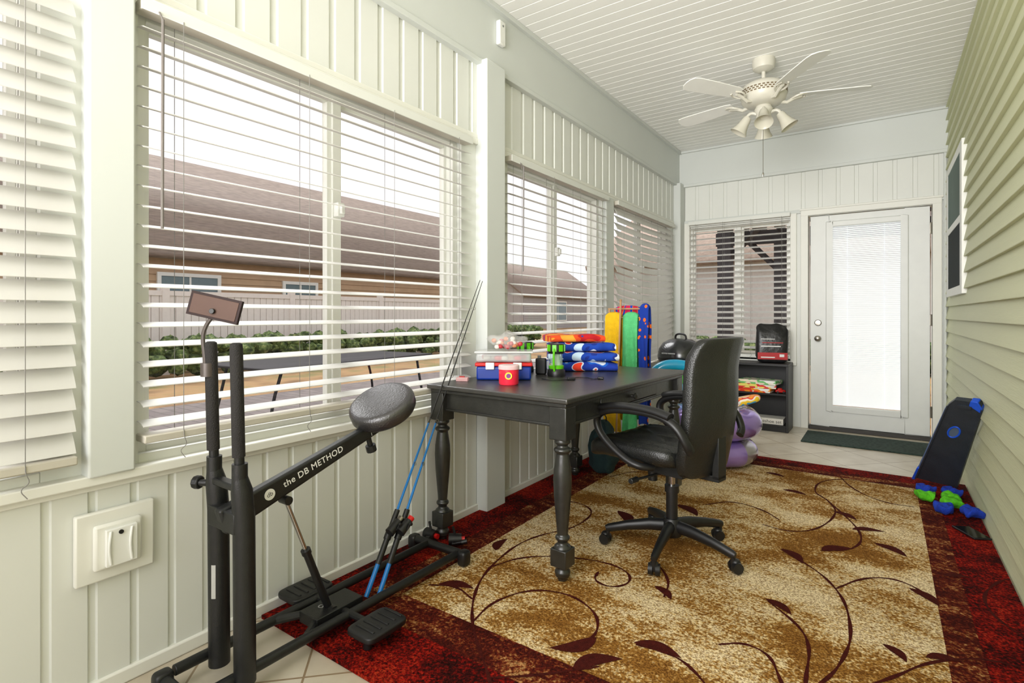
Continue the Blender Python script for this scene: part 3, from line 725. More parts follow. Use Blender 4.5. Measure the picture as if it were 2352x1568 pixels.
sn=Vector((0.10,-0.47,0.88)).normalized(); sx_=sn.cross(Vector((0,1,0))).normalized(); sc=W(-1.57,1.385,0.735)
Ts=axes((0,0,0),sx_,sn.cross(sx_))
mb=MB(); mb.lathe([(0.0,-0.035),(0.103,-0.035),(0.118,-0.030),(0.125,-0.018),(0.126,0.010),(0.122,0.022),(0.113,0.029),(0.10,0.031),(0.05,0.032),(0.0,0.032)],sc,Ts,n=56,caps=False); mb.build('padded_seat',M('seat_leather',(40,38,39),0.32,var=0.1,bump=0.2,bs=150,spec=1.0),EX,angle=0.9)
mb=MB(); mb.cyl(p1-bd*0.02,sc-sn*0.035,0.024,0.030); mb.cyl(p1-bd*0.06-bu*0.02,p1-bd*0.06-bu*0.065,0.010); mb.cyl(p1-bd*0.06-bu*0.055,p1-bd*0.06-bu*0.08,0.019,n=10); mb.build('seat_post',BLACKM,EX)
g0_=W(-1.575,0.985,0.49); g1_=W(-1.59,1.16,0.055); gm=g0_.lerp(g1_,0.45)
mb=MB(); mb.cyl(g0_,gm,0.007,m=1); mb.cyl(gm,g1_,0.013); mb.cyl(g0_+Vector((-0.02,0,0)),g0_+Vector((0.02,0,0)),0.014); mb.cyl(gm-(g1_-g0_)*0.015,gm+(g1_-g0_)*0.02,0.016); mb.cyl(g1_+Vector((-0.03,0,0)),g1_+Vector((0.03,0,0)),0.018)
mb.build('gas_strut',[BLACKP,CHROME],EX)
text('db',0.045,M('grey_print',(150,150,148),0.6),EX,axes((-0.0,-0.05,0.0688),(0.82,0.57,0),(-0.57,0.82,0)),name='emblem_lettering')
mb=MB(); top=W(-1.645,0.80,1.085)
mb.tube(sm([W(-1.652,0.775,0.90),W(-1.655,0.775,0.96),W(-1.672,0.775,1.02),W(-1.662,0.785,1.06),top],3),0.006,n=10); mb.cyl(W(-1.655,0.785,0.90),W(-1.655,0.785,0.94),0.021); gn=mb.build('gooseneck',M('gunmetal',(80,72,68),0.4,metal=0.3),EX)
wx=Vector((0.795,0.555,-0.22)).normalized(); wy=Vector((0.1,0.15,1)); Tp=axes(top+Vector((-0.0,0.0,0.02)),wx,wy)
mb=MB(); mb.box(-0.078,0.078,-0.036,0.036,-0.006,0.006,0,Tp); mb.box(-0.07,0.07,-0.029,0.029,0.0055,0.0075,1,Tp); mb.cyl(Tp@Vector((0,-0.012,0.006)),Tp@Vector((0,-0.012,0.016)),0.008,n=14,m=2)
mb.build('device_plate',[M('dark_brown_rim',(42,28,26),0.6,spec=0.2),M('brown_plate',(84,64,56),0.6,spec=0.2),M('ball_mount',(30,28,27),0.5)],gn,bevel=0.002)

# ------------------------------------------------------------ fishing rods
RB=M('blue_rod_blank',(20,115,190),0.3,var=0.05)
for i,(b,t) in enumerate((((-1.60,1.33,0.035),(-1.785,2.255,1.285)),((-1.565,1.36,0.035),(-1.78,2.27,1.28)))):
    b=Vector(b);t=Vector(t); e=thing('fishing_rod','blue and black spinning rod leaning against the post' if i==0 else 'blue and black fishing rod with red reel leaning on post','fishing rod',b,group='fishing rods')
    d=t-b; P=lambda f:d*f
    mb=MB(); mb.cyl(P(0),P(0.075),0.009,m=1); mb.cyl(P(0.075),P(0.21),0.012,0.011); mb.cyl(P(0.135),P(0.155),0.015); mb.build('handle',[BLACKP,RB],e)
    mb=MB(); mb.cyl(P(0.21),P(0.46),0.0055,0.0042); mb.cyl(P(0.46),P(1),0.0035,0.0016,m=1); mb.build('rod_blank',[RB,BLACKP],e)
    for f in (0.34,0.47,0.62,0.76,0.88): 
        mb=MB(); q=P(f)+Vector((0.012,-0.008,0)); mb.tube([q+Vector((0.007*math.cos(a),0,0.007*math.sin(a))) for a in [k*pi/4 for k in range(8)]],0.0012,n=5,closed=True)
        mb.build('line_guide',STEEL,e)
    mb=MB(); q=P(0.17)+Vector((0.03,-0.02,-0.0)); mb.cyl(P(0.17),q,0.006); mb.cyl(q+Vector((0,-0.02,-0.01)),q+Vector((0,0.03,0.02)),0.02,0.017,m=0); mb.cyl(q+Vector((0,0.03,0.02)),q+Vector((0,0.045,0.03)),0.013,m=1+i); mb.tube([q,q+Vector((0.02,0,0)),q+Vector((0.025,0.01,0.02))],0.003,n=6)
    mb.cyl(q+Vector((0.025,0.01,0.02)),q+Vector((0.035,0.01,0.02)),0.006)
    mb.build('reel',[BLACKP,STEEL,RED],e)
for i,(x,y) in enumerate(((-1.77,1.87),(-1.64,1.90))):
    e=thing('fishing_reel','black spinning reel with red accents lying on rug','fishing reel',(x,y,ZR),rz=0.7*i,group='loose reels')
    mb=MB(); mb.cyl((-0.04,0,0.03),(0.02,0,0.03),0.028,0.024); mb.cyl((0.02,0,0.03),(0.035,0,0.03),0.012,m=1); mb.cyl((-0.01,0,0.05),(-0.02,0.0,0.09),0.006); mb.build('spool',[BLACKP,RED],e)
    mb=MB(); mb.tube([(-0.02,0,0.03),(-0.02,-0.05,0.03),(0.02,-0.06,0.04)],0.005,n=8); mb.cyl((0.02,-0.06,0.04),(0.045,-0.06,0.045),0.01); mb.build('crank_handle',BLACKP,e)

# ------------------------------------------------------------ items on the desk
ZT=0.7655
BXP=(-1.635,2.27)
e=thing('storage_box','blue plastic storage box with red lid on desk','storage box',(*BXP,ZT),rz=R(34))
mb=MB(); mb.box(-0.14,0.14,-0.085,0.085,0,0.07); mb.build('tub',BLUEP,e,bevel=0.01,bseg=3)
mb=MB(); mb.box(-0.147,0.147,-0.092,0.092,0.07,0.088); mb.build('lid',RED,e,bevel=0.005)
for s_ in (-1,1):
    mb=MB(); mb.box(0.07*s_-0.022,0.07*s_+0.022,-0.10,-0.09,0.055,0.09); mb.build('latch',WHITEP,e,bevel=0.003)
CLR=clearmat('clear_plastic',(225,228,228),0.4)
e=thing('clear_container','clear plastic lidded container stacked on storage box','container',(BXP[0],BXP[1],ZT+0.0915),rz=R(34))
mb=MB(); mb.box(-0.14,0.14,-0.085,0.085,0,0.045); mb.build('tub',CLR,e,bevel=0.01,bseg=3)
mb=MB(); mb.box(-0.15,0.15,-0.095,0.095,0.045,0.055); mb.build('lid',clearmat('frosted_lid',(226,228,226),0.75),e,bevel=0.004)
mb=MB()
for k in range(9): mb.sell((random.uniform(-0.11,0.11),random.uniform(-0.05,0.05),0.018),(0.022,0.02,0.014),0.8,0.8,10,6,m=k%2)
o_=mb.build('contents',[RED,M('pale_contents',(205,205,190),0.6)],e); o_['kind']='stuff'
e=thing('treat_bag','clear bag of red and white sweets on container','bag',(BXP[0]+0.01,BXP[1]+0.01,ZT+0.1475),rz=R(30))
def wob(p):
    return (p[0]*(1+0.14*math.sin(p[1]*60+p[2]*50)),p[1]*(1+0.15*math.sin(p[0]*50)),p[2]*(1+0.3*math.sin(p[0]*70+1))*(1-0.4*abs(p[0])/0.1))
mb=MB(); mb.sell((0,0,0.052),(0.10,0.05,0.042),0.8,0.8,36,14,wob); mb.build('plastic_bag',clearmat('bag_film',(240,238,236),0.22,0.15),e)
mb=MB()
for k in range(22): mb.sell((random.uniform(-0.075,0.075),random.uniform(-0.03,0.03),random.uniform(0.015,0.06)),(0.014,0.014,0.012),0.9,0.9,10,6,m=k%3)
o_=mb.build('sweets',[M('red_sweet',(170,40,50),0.5),M('white_sweet',(215,210,200),0.5),M('orange_sweet',(200,130,90),0.5)],e); o_['kind']='stuff'
e=thing('slime_jar','jar of pink-red slime with clear lid and sticker','jar',(-1.475,2.085,ZT))
mb=MB(); mb.lathe([(0,0),(0.044,0),(0.048,0.006),(0.048,0.070),(0.043,0.075),(0,0.075)]); mb.build('jar_body',M('pink_slime',(225,44,66),0.25,var=0.15),e)
mb=MB(); mb.lathe([(0,0.073),(0.05,0.073),(0.05,0.09),(0.046,0.094),(0,0.094)]); mb.build('lid',clearmat('clear_pink_lid',(240,205,205),0.75),e)
mb=MB(); Tl=axes((0.027,-0.0405,0.045),(0.83,0.56,0),(0,0,1)); mb.cyl(Tl@Vector((0,0,0)),Tl@Vector((0,0,0.001)),0.017,n=20); mb.cyl(Tl@Vector((0,0,0.001)),Tl@Vector((0,0,0.0015)),0.011,n=20,m=1); mb.build('sticker',[M('yellow_print',(240,220,60),0.5),M('purple_print',(120,50,130),0.5)],e)
e=thing('trinket_box','small clear box with red bits on desk','box',(-1.735,2.05,ZT),rz=0.5)
mb=MB(); mb.box(-0.03,0.03,-0.02,0.02,0,0.02); mb.build('case',clearmat('pink_clear',(240,190,190),0.6),e,bevel=0.003); mb=MB(); mb.box(-0.015,0.01,-0.01,0.01,0.02,0.024); mb.build('red_insert',RED,e)
CLG=clearmat('lantern_lens',(200,225,205),0.35)
for i,(x,y,rz,lab) in enumerate(((-1.465,2.52,0.3,'green and black camping lantern standing near desk edge'),(-1.72,2.60,1.0,'green and black camping lantern beside folded towels'))):
    e=thing('camping_lantern',lab,'lantern',(x,y,ZT),rz=rz,group='camping lanterns')
    mb=MB(); mb.lathe([(0,0),(0.048,0),(0.05,0.01),(0.047,0.03),(0.038,0.042),(0,0.042)]); mb.build('base',BLACKP,e)
    mb=MB(); mb.lathe([(0.0,0.04),(0.04,0.04),(0.042,0.055),(0.034,0.06),(0,0.06)]); mb.build('green_collar',LIME,e)
    mb=MB(); mb.lathe([(0.032,0.058),(0.034,0.06),(0.034,0.125),(0.032,0.127)],caps=False); mb.build('lens',CLG,e)
    mb=MB(); mb.cyl((0,0,0.06),(0,0,0.122),0.014); mb.lathe([(0.014,0.065),(0.026,0.06),(0.014,0.09)],caps=False); mb.build('lamp_core',M('lamp_core',(170,190,160),0.5),e)
    mb=MB(); mb.lathe([(0,0.122),(0.042,0.122),(0.046,0.132),(0.046,0.165),(0.04,0.175),(0,0.178)],m=0); 
    for k in range(8):
        a=2*pi*k/8; Tm=Matrix.Rotation(a,4,'Z')@Matrix.Translation((0.046,0,0.15)); mb.box(-0.002,0.003,-0.011,0.011,-0.015,0.02,1,Tm)
    mb.build('cap',[BLACKP,LIME],e)
    for s_ in (-1,1):
        mb=MB(); mb.tube(sm([(0,0.044*s_,0.15),(0,0.062*s_,0.13),(0,0.062*s_,0.07),(0,0.048*s_,0.03)]),0.006,n=8)
        mb.build('side_handle',LIME,e)
e=thing('battery_pack','small black battery charger standing on desk','charger',(-1.575,2.54,ZT),rz=0.4)
mb=MB(); mb.box(-0.03,0.03,-0.018,0.018,0,0.09); mb.build('case',BLACKP,e,bevel=0.008,bseg=3); mb=MB(); mb.cyl((-0.01,0,0.09),(-0.01,0,0.105),0.01); mb.build('button',GREYP,e)
e=thing('charging_cable','thin black charging cable with plug on desk','cable',(-1.32,2.46,ZT))
mb=MB(); mb.tube(sm([(-0.12,-0.13,0.004),(-0.05,-0.16,0.004),(0.02,-0.06,0.004),(-0.02,0.02,0.004),(0.05,0.06,0.004),(0.1,0.0,0.004),(0.12,0.05,0.004)],3),0.0025,n=6); mb.build('cord',BLACKP,e)
mb=MB(); mb.box(-0.02,0.02,-0.011,0.011,0,0.013,0,Matrix.Translation((0.01,-0.055,0.0005))@Matrix.Rotation(0.7,4,'Z')); mb.build('plug',BLACKP,e,bevel=0.003)
mb=MB(); mb.box(-0.015,0.015,-0.01,0.01,0,0.012,0,Matrix.Translation((0.12,0.06,0.0005))@Matrix.Rotation(0.4,4,'Z')); mb.build('connector',BLACKP,e,bevel=0.003)
BT=cellmat('blue_print_towel',[(0.0,(200,225,245)),(0.41,(12,62,165)),(0.60,(8,40,130)),(0.65,(215,222,230)),(0.68,(210,40,30))],14)
BT2=cellmat('blue_red_towel',[(0.0,(230,60,34)),(0.38,(215,225,235)),(0.42,(10,48,150)),(0.60,(16,90,190)),(0.66,(215,222,230))],12)
OT=cellmat('orange_red_towel',[(0.0,(240,160,50)),(0.42,(225,76,24)),(0.56,(190,22,30)),(0.62,(18,64,155)),(0.68,(245,190,110))],10,stretch=(1,2,1))
def arc(cx,cz,r,s0,s1,k=6): return [(cx+r*math.cos(s0+(s1-s0)*j/k),cz+r*math.sin(s0+(s1-s0)*j/k)) for j in range(k+1)]
zz=ZT+0.001
tw=[(BT2,'folded blue towel with red and white print',0.20,0.135,0.056,0.02,0,0),(BT,'folded blue beach towel with white print',0.205,0.14,0.052,-0.05,0.01,0.0),(BT,'folded bright blue towel near top of stack',0.185,0.13,0.052,0.08,-0.01,0.01),(OT,'folded orange and red towel on top of stack',0.165,0.115,0.044,0.16,-0.045,-0.02)]
for i,(mt,lab,w,d,h,rz,dx,dy) in enumerate(tw):
    q=h/2; th=q*0.94; ph=i*1.7
    path=[(-d+0.01,q*0.5)]+[(-d+0.01+(2*d-q)*k/8,q*0.5) for k in range(1,8)]+arc(d-q,q,q*0.5,-pi/2,pi/2)+[(d-q-(2*d-q)*k/8,q*1.5) for k in range(1,8)]+[(-d+0.006,q*1.45),(-d-0.006,q*1.2)]
    mb=MB(); mb.ribbon(path,th,-w,w,lambda a,ww,z:(ww+0.006*math.sin(a*30+ph),-a+0.006*math.sin(ww*24+ph)+0.004*math.sin(ww*61),max(0.0003,z+0.0035*math.sin(ww*19+a*12+ph)*(z/h)*(1 if z<h else 0.6)-(0.010*(abs(ww)/w)**6 if z>q else 0))),nw=22)
    o_=mb.build('folded_towel',mt,loc=(-1.515+dx,2.90+dy,zz),rot=(0,0,R(36)+rz),label=lab,cat='towel',group='stack of folded towels',angle=1.3,bevel=0.004)
    zz+=h+0.0035

# ------------------------------------------------------------ towel rack and hanging towels
RKM=M('rack_wood',(176,138,98),0.6)
e=thing('towel_rack','free-standing slim wooden towel rack holding beach towels','towel rack',(-1.55,3.72,ZR))
for x in (-0.15,0.13):
    mb=MB(); mb.cyl((x,0,0.02),(x,0,1.13),0.008); mb.build('post',RKM,e)
    mb=MB(); mb.box(x-0.012,x+0.012,-0.13,0.13,0.0,0.022); mb.build('foot',RKM,e,bevel=0.004)
for z in (1.125,1.06,0.35):
    mb=MB(); mb.cyl((-0.16,0.0,z),(0.15,0.0,z),0.006); mb.build('cross_bar',RKM,e)
def hang(x0,x1,zt,zb,mat,lab,y0=3.72,g=0.018,ph=0.0,amp=0.012):
    n=16
    path=[(-g,zb+(zt-zb)*k/n) for k in range(n)]+[(g*math.cos(a),zt+g*math.sin(a)) for a in (pi,3*pi/4,pi/2,pi/4,0)]+[(g,zb+0.08+(zt-zb-0.08)*k/n) for k in range(n-1,-1,-1)]
    xc=(x0+x1)/2
    def fn(a,w,z):
        s=1 if a<0 else -1; k=max(0,min(1,(zt-z)/0.2))
        return (xc+(w-xc)*(1+0.10*math.sin(z*7+ph)*k),a-(0.014*k if s>0 else -0.014*k)+amp*k*math.sin(w*85+z*3+ph)+0.006*k*math.sin(z*16+w*20),z+0.012*math.sin(w*30+ph)*k-0.02*abs((w-xc)/(x1-x0)*2)**3)
    mb=MB(); mb.ribbon(path,0.013,x0,x1,fn,nw=22)
    mb.build('hanging_towel',mat,loc=(0,y0,0),label=lab,cat='towel',group='hanging beach towels',angle=1.3,bevel=0.004)
YT=M('yellow_terry',(246,196,22),0.95,var=0.10,vs=30,bump=0.8,bs=200); GT=M('mint_green_terry',(96,206,132),0.95,var=0.10,vs=30,bump=0.8,bs=200)
hang(-1.725,-1.60,1.095,0.22,YT,'yellow terry towel hanging over rack bar'); hang(-1.582,-1.468,1.095,0.24,GT,'mint green terry towel hanging over rack bar',ph=1.4)
def dots():
    m,nt,b=base('orange_dot_towel'); v=coords(nt,(1,0.1,0.8)); vo=N(nt,'ShaderNodeTexVoronoi'); vo.inputs['Scale'].default_value=26; vo.inputs['Randomness'].default_value=0.6; nt.links.new(v,vo.inputs['Vector'])
    c=ramp(nt,vo.outputs['Distance'],[(0,(245,110,16)),(0.33,(12,52,150))],True); nt.links.new(c,b.inputs['Base Color']); b.inputs['Roughness'].default_value=0.95; return m
hang(-1.453,-1.385,1.155,0.30,dots(),'blue towel with orange dots hanging on rack',g=0.020,ph=0.6)
hang(-1.69,-1.48,1.150,0.5,cellmat('magenta_blue_towel',[(0,(215,26,84)),(0.42,(18,62,175)),(0.52,(225,110,34)),(0.56,(190,26,54))],9,stretch=(2,1,0.3)),'magenta and blue striped towel on upper bar',y0=3.80,g=0.012,ph=2.0,amp=0.006)
e=thing('wooden_dowel','thin wooden pole standing beside rack','pole',(-1.60,3.60,ZR))
mb=MB(); mb.cyl((0,0,0),(0.03,0.03,1.18),0.007); mb.build('shaft',M('light_wood',(180,140,100),0.6),e); mb=MB(); mb.sell((0.03,0.03,1.185),(0.009,0.009,0.009),1,1,12,8); mb.build('tip',M('light_wood_tip',(170,128,90),0.6),e)
e=thing('drawstring_bag','dark teal cloth bag slumped on floor under desk','bag',(-1.58,3.36,ZR))
mb=MB(); mb.sell((0,0,0.18),(0.10,0.09,0.18),0.6,0.7,36,18,lambda p:(p[0]*(1-0.5*max(0,p[2]/0.18))+0.01*math.sin(p[2]*60),p[1]*(1-0.3*max(0,p[2]/0.18))+0.012*math.sin(p[0]*70),p[2])); mb.build('cloth_body',M('dark_teal_cloth',(28,52,54),0.9,var=0.2,bump=0.4),e,angle=1.4)
mb=MB(); mb.tube(sm([(-0.02,0,0.35),(-0.03,-0.02,0.40),(0.03,-0.02,0.40),(0.02,0,0.35)]),0.004,n=6); mb.build('drawstring',BLACKP,e)

# ------------------------------------------------------------ grill on pedestal
e=thing('pedestal_grill','black domed electric grill on pedestal stand','grill',(-1.50,4.80,0),rz=R(-30))
mb=MB(); mb.lathe([(0,0),(0.16,0),(0.17,0.012),(0.10,0.03),(0.02,0.04),(0.018,0.06),(0.018,0.62),(0,0.62)]); mb.build('pedestal',BLACKM,e)
mb=MB(); mb.lathe([(0,0.60),(0.10,0.605),(0.17,0.64),(0.198,0.70),(0.2,0.715),(0.19,0.715),(0,0.70)],n=40); mb.build('grill_base',BLACKP,e)
for s_ in (-1,1):
    mb=MB(); mb.tube(sm([(0.18*s_,-0.05,0.69),(0.26*s_,-0.05,0.70),(0.26*s_,0.05,0.70),(0.18*s_,0.05,0.69)]),0.008,n=8); mb.build('side_handle',BLACKP,e)
mb=MB(); mb.lathe([(0.202,0.715),(0.203,0.73),(0.19,0.79),(0.155,0.845),(0.10,0.875),(0.04,0.885),(0,0.886)],n=40,caps=False); ld=mb.build('domed_lid',M('glossy_black_lid',(30,32,34),0.2,spec=0.7),e)
mb=MB(); mb.tube(sm([(-0.07,0,0.875),(-0.06,0,0.925),(0.06,0,0.925),(0.07,0,0.875)],3),0.009,n=10); mb.build('lid_handle',BLACKP,ld)
mb=MB(); mb.cyl((0.02,-0.195,0.66),(0.02,-0.215,0.655),0.025); mb.build('control_dial',GREYP,e)
text('GEORGE FOREMAN',0.13,INKW,ld,axes((0.06,-0.1965,0.758),(0.95,0.3,0),(0,0.25,1)))

# ------------------------------------------------------------ bookcase and contents
BX0,BX1,BY0,BY1=-1.52,-0.725,5.50,5.80
e=thing('bookcase','low black wooden bookcase beneath end window','bookcase',((BX0+BX1)/2,(BY0+BY1)/2,0))
hw=(BX1-BX0)/2; hd=0.15
BCM=M('black_laminate',(24,24,23),0.45,var=0.15,vs=20)
mb=MB(); mb.box(-hw,-hw+0.02,-hd,hd,0,0.615); mb.box(hw-0.02,hw,-hd,hd,0,0.615); mb.box(-hw+0.02,hw-0.02,hd-0.01,hd,0.0,0.615); mb.box(-hw,hw,-hd-0.005,hd,0.615,0.637); mb.box(-hw+0.02,hw-0.02,-hd+0.01,-hd+0.025,0.0,0.045); mb.build('carcass',BCM,e,bevel=0.002)
for z in (0.045,0.34):
    mb=MB(); mb.box(-hw+0.02,hw-0.02,-hd+0.005,hd-0.01,z,z+0.018); mb.build('shelf',BCM,e,bevel=0.002)
e=thing('game_set_box','flat white horseshoe game box on bottom shelf','game box',(-0.92,5.61,0.064))
mb=MB(); mb.box(-0.15,0.15,-0.09,0.09,0,0.055); cb=mb.build('carton',M('white_carton',(225,222,214),0.6),e,bevel=0.002)
text('horseshoe set',0.24,INKD,cb,axes((0.015,-0.0908,0.027),(1,0,0),(0,0,1)))
cols=[((250,150,40),(240,70,40),'orange illustrated board game box'),((230,60,60),(250,230,120),'red and yellow board game box'),((120,200,120),(245,235,210),'green and cream board game box')]
zz=0.359
for i,(c1,c2,lab) in enumerate(cols):
    e=thing('board_game_box',lab+' on middle shelf','board game',(-1.04+0.03*i,5.60,zz),rz=R((-4,6,-9)[i]),group='board games on the shelf')
    mb=MB(); mb.box(-0.17,0.17,-0.10,0.10,0,0.034); mb.build('box_base',cellmat('game_print%d'%i,[(0,c1),(0.5,c2),(0.6,(245,240,230))],9),e,bevel=0.002); mb=MB(); mb.box(-0.172,0.172,-0.102,0.102,0.015,0.037); mb.build('lid',cellmat('game_lid%d'%i,[(0,c2),(0.5,c1),(0.62,(250,250,245))],12),e,bevel=0.002)
    zz+=0.039
e=thing('toy_car','small red toy car on middle shelf','toy',(-0.80,5.56,0.359),rz=0.3)
mb=MB(); mb.sell((0,0,0.02),(0.045,0.022,0.014),0.5,0.4,20,8); mb.sell((-0.005,0,0.036),(0.022,0.018,0.012),0.5,0.4,20,8); mb.build('body',RED,e)
for x in (-0.025,0.025):
    for y in (-0.02,0.02):
        mb=MB(); mb.cyl((x,y-0.004,0.011),(x,y+0.004,0.011),0.010,n=14); mb.build('wheel',BLACKP,e)
e=thing('charcoal_bag','black and red paper charcoal bag on bookcase','charcoal bag',(-0.885,5.63,0.638),rz=R(14))
def bagfn(p):
    x,y,z=p; t=max(0,(z-0.06)/0.12); 
    return (x+0.005*math.sin(z*70)-0.02*t*sg(x,1)*abs(x)/0.14,y*(1-0.6*t)+0.006*math.sin(x*40+z*30),z+0.008*math.sin(x*45)*t)
mb=MB(); mb.sell((0,0,0.185),(0.14,0.075,0.185),0.3,0.4,40,24,bagfn,m=0)
bb=mb.build('bag_body',M('black_paper',(26,26,28),0.35,var=0.3,vs=20,bump=0.4,bs=25),e,angle=1.3)
mb=MB()
def fp(x,z,off=0.0785): return (x,-off*(1-0.5*max(0,(z-0.245)/0.12)),z)
for (x0,x1,z0,z1,m) in ((-0.128,0.128,0.035,0.10,0),(-0.10,0.02,0.05,0.060,1),(-0.10,0.07,0.155,0.165,1),(-0.09,0.09,0.19,0.197,0),(-0.10,0.02,0.225,0.231,1),(0.06,0.10,0.06,0.085,1)):
    o_=0.0795 if m==0 else 0.0812
    mb.add([fp(x0,z0,o_),fp(x1,z0,o_),fp(x1,z1,o_),fp(x0,z1,o_)],[(0,1,2,3)],m)
mb.build('printed_bands',[M('red_print',(180,26,30),0.5),INKW],bb)

# ------------------------------------------------------------ inflatables
def torus(mb,c,Rm,r,nu=72,nv=20,puck=0.016):
    vs=[];c=Vector(c)
    for i in range(nu):
        a=2*pi*i/nu
        for j in range(nv):
            b=2*pi*j/nv; rr=r+puck*0.5*math.cos(a*16)*max(0,-math.cos(b))+0.002*math.sin(a*9)
            vs.append(Vector(((Rm+rr*math.cos(b))*math.cos(a),(Rm+rr*math.cos(b))*math.sin(a),rr*0.95*math.sin(b)))+c)
    o0=len(mb.v); mb.add(vs,[])
    for i in range(nu):
        for j in range(nv):
            mb.f.append(tuple(o0+q for q in (i*nv+j,((i+1)%nu)*nv+j,((i+1)%nu)*nv+(j+1)%nv,i*nv+(j+1)%nv))); mb.m.append(1 if (i//6)%3==2 else 0)
PURP=M('metallic_lavender_vinyl',(164,138,214),0.16,metal=0.4,var=0.12,vs=6,coat=0.6)
SILV=M('silver_lavender_vinyl',(176,170,180),0.16,metal=0.5,var=0.12,vs=6,coat=0.6)
for i,(x,y,z,Rm,r) in enumerate(((-1.02,4.10,0.096,0.19,0.094),(-1.03,4.08,0.307,0.215,0.112))):
    e=thing('swim_ring','shiny lavender and silver striped swim ring stacked on floor','swim ring',(x,y,z+ZR),rz=0.5*i,group='lavender swim rings')
    mb=MB(); torus(mb,(0,0,0),Rm,r); tb=mb.build('tube',[PURP,SILV],e,angle=1.5)
    mb=MB(); mb.cyl((0.1,-Rm-0.02,r*0.85),(0.1,-Rm-0.02,r+0.012),0.009,n=12); mb.build('valve',clearmat('valve_clear',(230,230,240),0.6),tb)
e=thing('pool_float','teal and green inflatable pool float arch','pool float',(-1.36,4.22,0.475),rz=R(25))
TEAL=M('teal_vinyl',(14,150,190),0.25,var=0.1,coat=0.4); GRN=M('green_vinyl',(80,195,50),0.25,var=0.1,coat=0.4); LB=M('light_blue_vinyl',(90,185,225),0.25,var=0.15,coat=0.4)
mb=MB(); mb.tube(sm([(-0.18,0,0.0),(-0.2,0,0.11),(-0.12,0,0.21),(0.0,0,0.23),(0.12,0,0.21),(0.2,0,0.11),(0.18,0,0.0)],3),0.042,n=18); mb.build('outer_arch',TEAL,e,angle=1.5)
mb=MB(); mb.tube(sm([(-0.08,-0.03,0.0),(-0.1,-0.03,0.08),(0,-0.03,0.14),(0.1,-0.03,0.08),(0.08,-0.03,0.0)],3),0.035,n=16); mb.build('inner_arch',GRN,e,angle=1.5)
mb=MB(); mb.sell((0.02,-0.10,0.02),(0.13,0.05,0.06),0.7,0.7,32,16,lambda p:(p[0],p[1]+0.01*math.sin(p[0]*60),p[2]+0.008*math.sin(p[0]*45))); mb.build('seat_pillow',LB,e,angle=1.5)
e=thing('pool_toy','orange and yellow printed inflatable toy on rings','pool toy',(-0.86,4.05,0.438),rz=R(20))
mb=MB(); mb.sell((0,0,0.035),(0.15,0.06,0.03),0.6,0.5,32,12,lambda p:(p[0],p[1],p[2]+0.04*max(0,p[0]/0.15))); tb=mb.build('printed_float',cellmat('toy_print',[(0,(250,150,34)),(0.44,(225,64,44)),(0.50,(245,235,215)),(0.58,(240,200,46)),(0.66,(60,160,200))],14,rough=0.4),e,angle=1.5)
mb=MB(); mb.cyl((0.0,-0.055,0.04),(0,-0.068,0.04),0.008); mb.build('valve',WHITEP,tb)

# ------------------------------------------------------------ toss board, bean bags, phone
e=thing('bean_bag_toss_board','dark blue-black plastic toss board leaning on siding','toss board',(0.27,4.32,0.03))
B=Vector((0,0,0)); U=Vector((0.108,-0.49,0.60)); Wd=Vector((0.88,-0.47,0)).normalized(); nz=Wd.cross(U.normalized()).normalized()
if nz.y>0: nz=-nz
def bp(a,b,c=0):
    w=0.115-0.035*b
    return B+U*b+Wd*w*a+nz*c
def slab(mb,pts,c0,c1,m=0):
    n=len(pts); vs=[bp(a,b,c0) for a,b in pts]+[bp(a,b,c1) for a,b in pts]
    mb.add(vs,[tuple(range(n)),tuple(range(n,2*n))]+[(i,(i+1)%n,n+(i+1)%n,n+i) for i in range(n)],m)
NB=M('charcoal_blue_plastic',(42,48,56),0.45,var=0.15,bump=0.3,bs=200)
mb=MB(); slab(mb,[(-1,0.02),(1,0.02),(1,0.93),(0.7,1),(-0.7,1),(-1,0.93)],-0.018,0.012)
slab(mb,[(-1.0,0.02),(-0.9,0.02),(-0.9,0.95),(-1.0,0.93)],0.012,0.02); slab(mb,[(0.9,0.02),(1.0,0.02),(1.0,0.93),(0.9,0.95)],0.012,0.02)
slab(mb,[(-0.4,0.93),(0.4,0.93),(0.4,0.96),(-0.4,0.96)],0.012,0.022)
bo=mb.build('board_panel',NB,e,bevel=0.004)
BLM=M('bright_blue_plastic',(24,80,200),0.4)
Rg=[]
for k in range(28):
    a=2*pi*k/28; Rg.append(bp(-0.05+0.30*math.cos(a),0.66+0.060*math.sin(a),0.013))
mb=MB(); mb.tube(Rg,0.005,n=8,closed=True); mb.build('hole_ring',BLM,bo)
mb=MB(); mb.add([bp(-0.05+0.28*math.cos(2*pi*k/24),0.66+0.056*math.sin(2*pi*k/24),0.0128) for k in range(24)],[tuple(range(24))]); mb.build('hole',M('shaded_hole',(78,92,112),0.8),bo)
mb=MB(); slab(mb,[(-1.10,0.0),(-1.0,0.0),(-1.0,0.9),(-1.06,0.9)],-0.018,0.006); mb.build('side_bumper',M('slate_blue_edge',(92,112,150),0.5),e,bevel=0.003)
mb=MB(); slab(mb,[(-1.14,0.0),(-0.96,0.0),(-0.96,0.16),(-1.12,0.16)],-0.02,0.018); mb.build('corner_bumper',BLM,e,bevel=0.003)
mb=MB(); slab(mb,[(0.2,0.965),(0.98,0.90),(0.98,0.94),(0.6,1.01),(0.2,1.01)],-0.018,0.02); mb.build('corner_bumper',BLM,e,bevel=0.003)
BGG=M('lime_fabric',(84,185,18),0.9,var=0.25,vs=40,bump=0.5,bs=150); BGB=M('royal_blue_fabric',(10,52,165),0.9,var=0.25,vs=40,bump=0.5,bs=150)
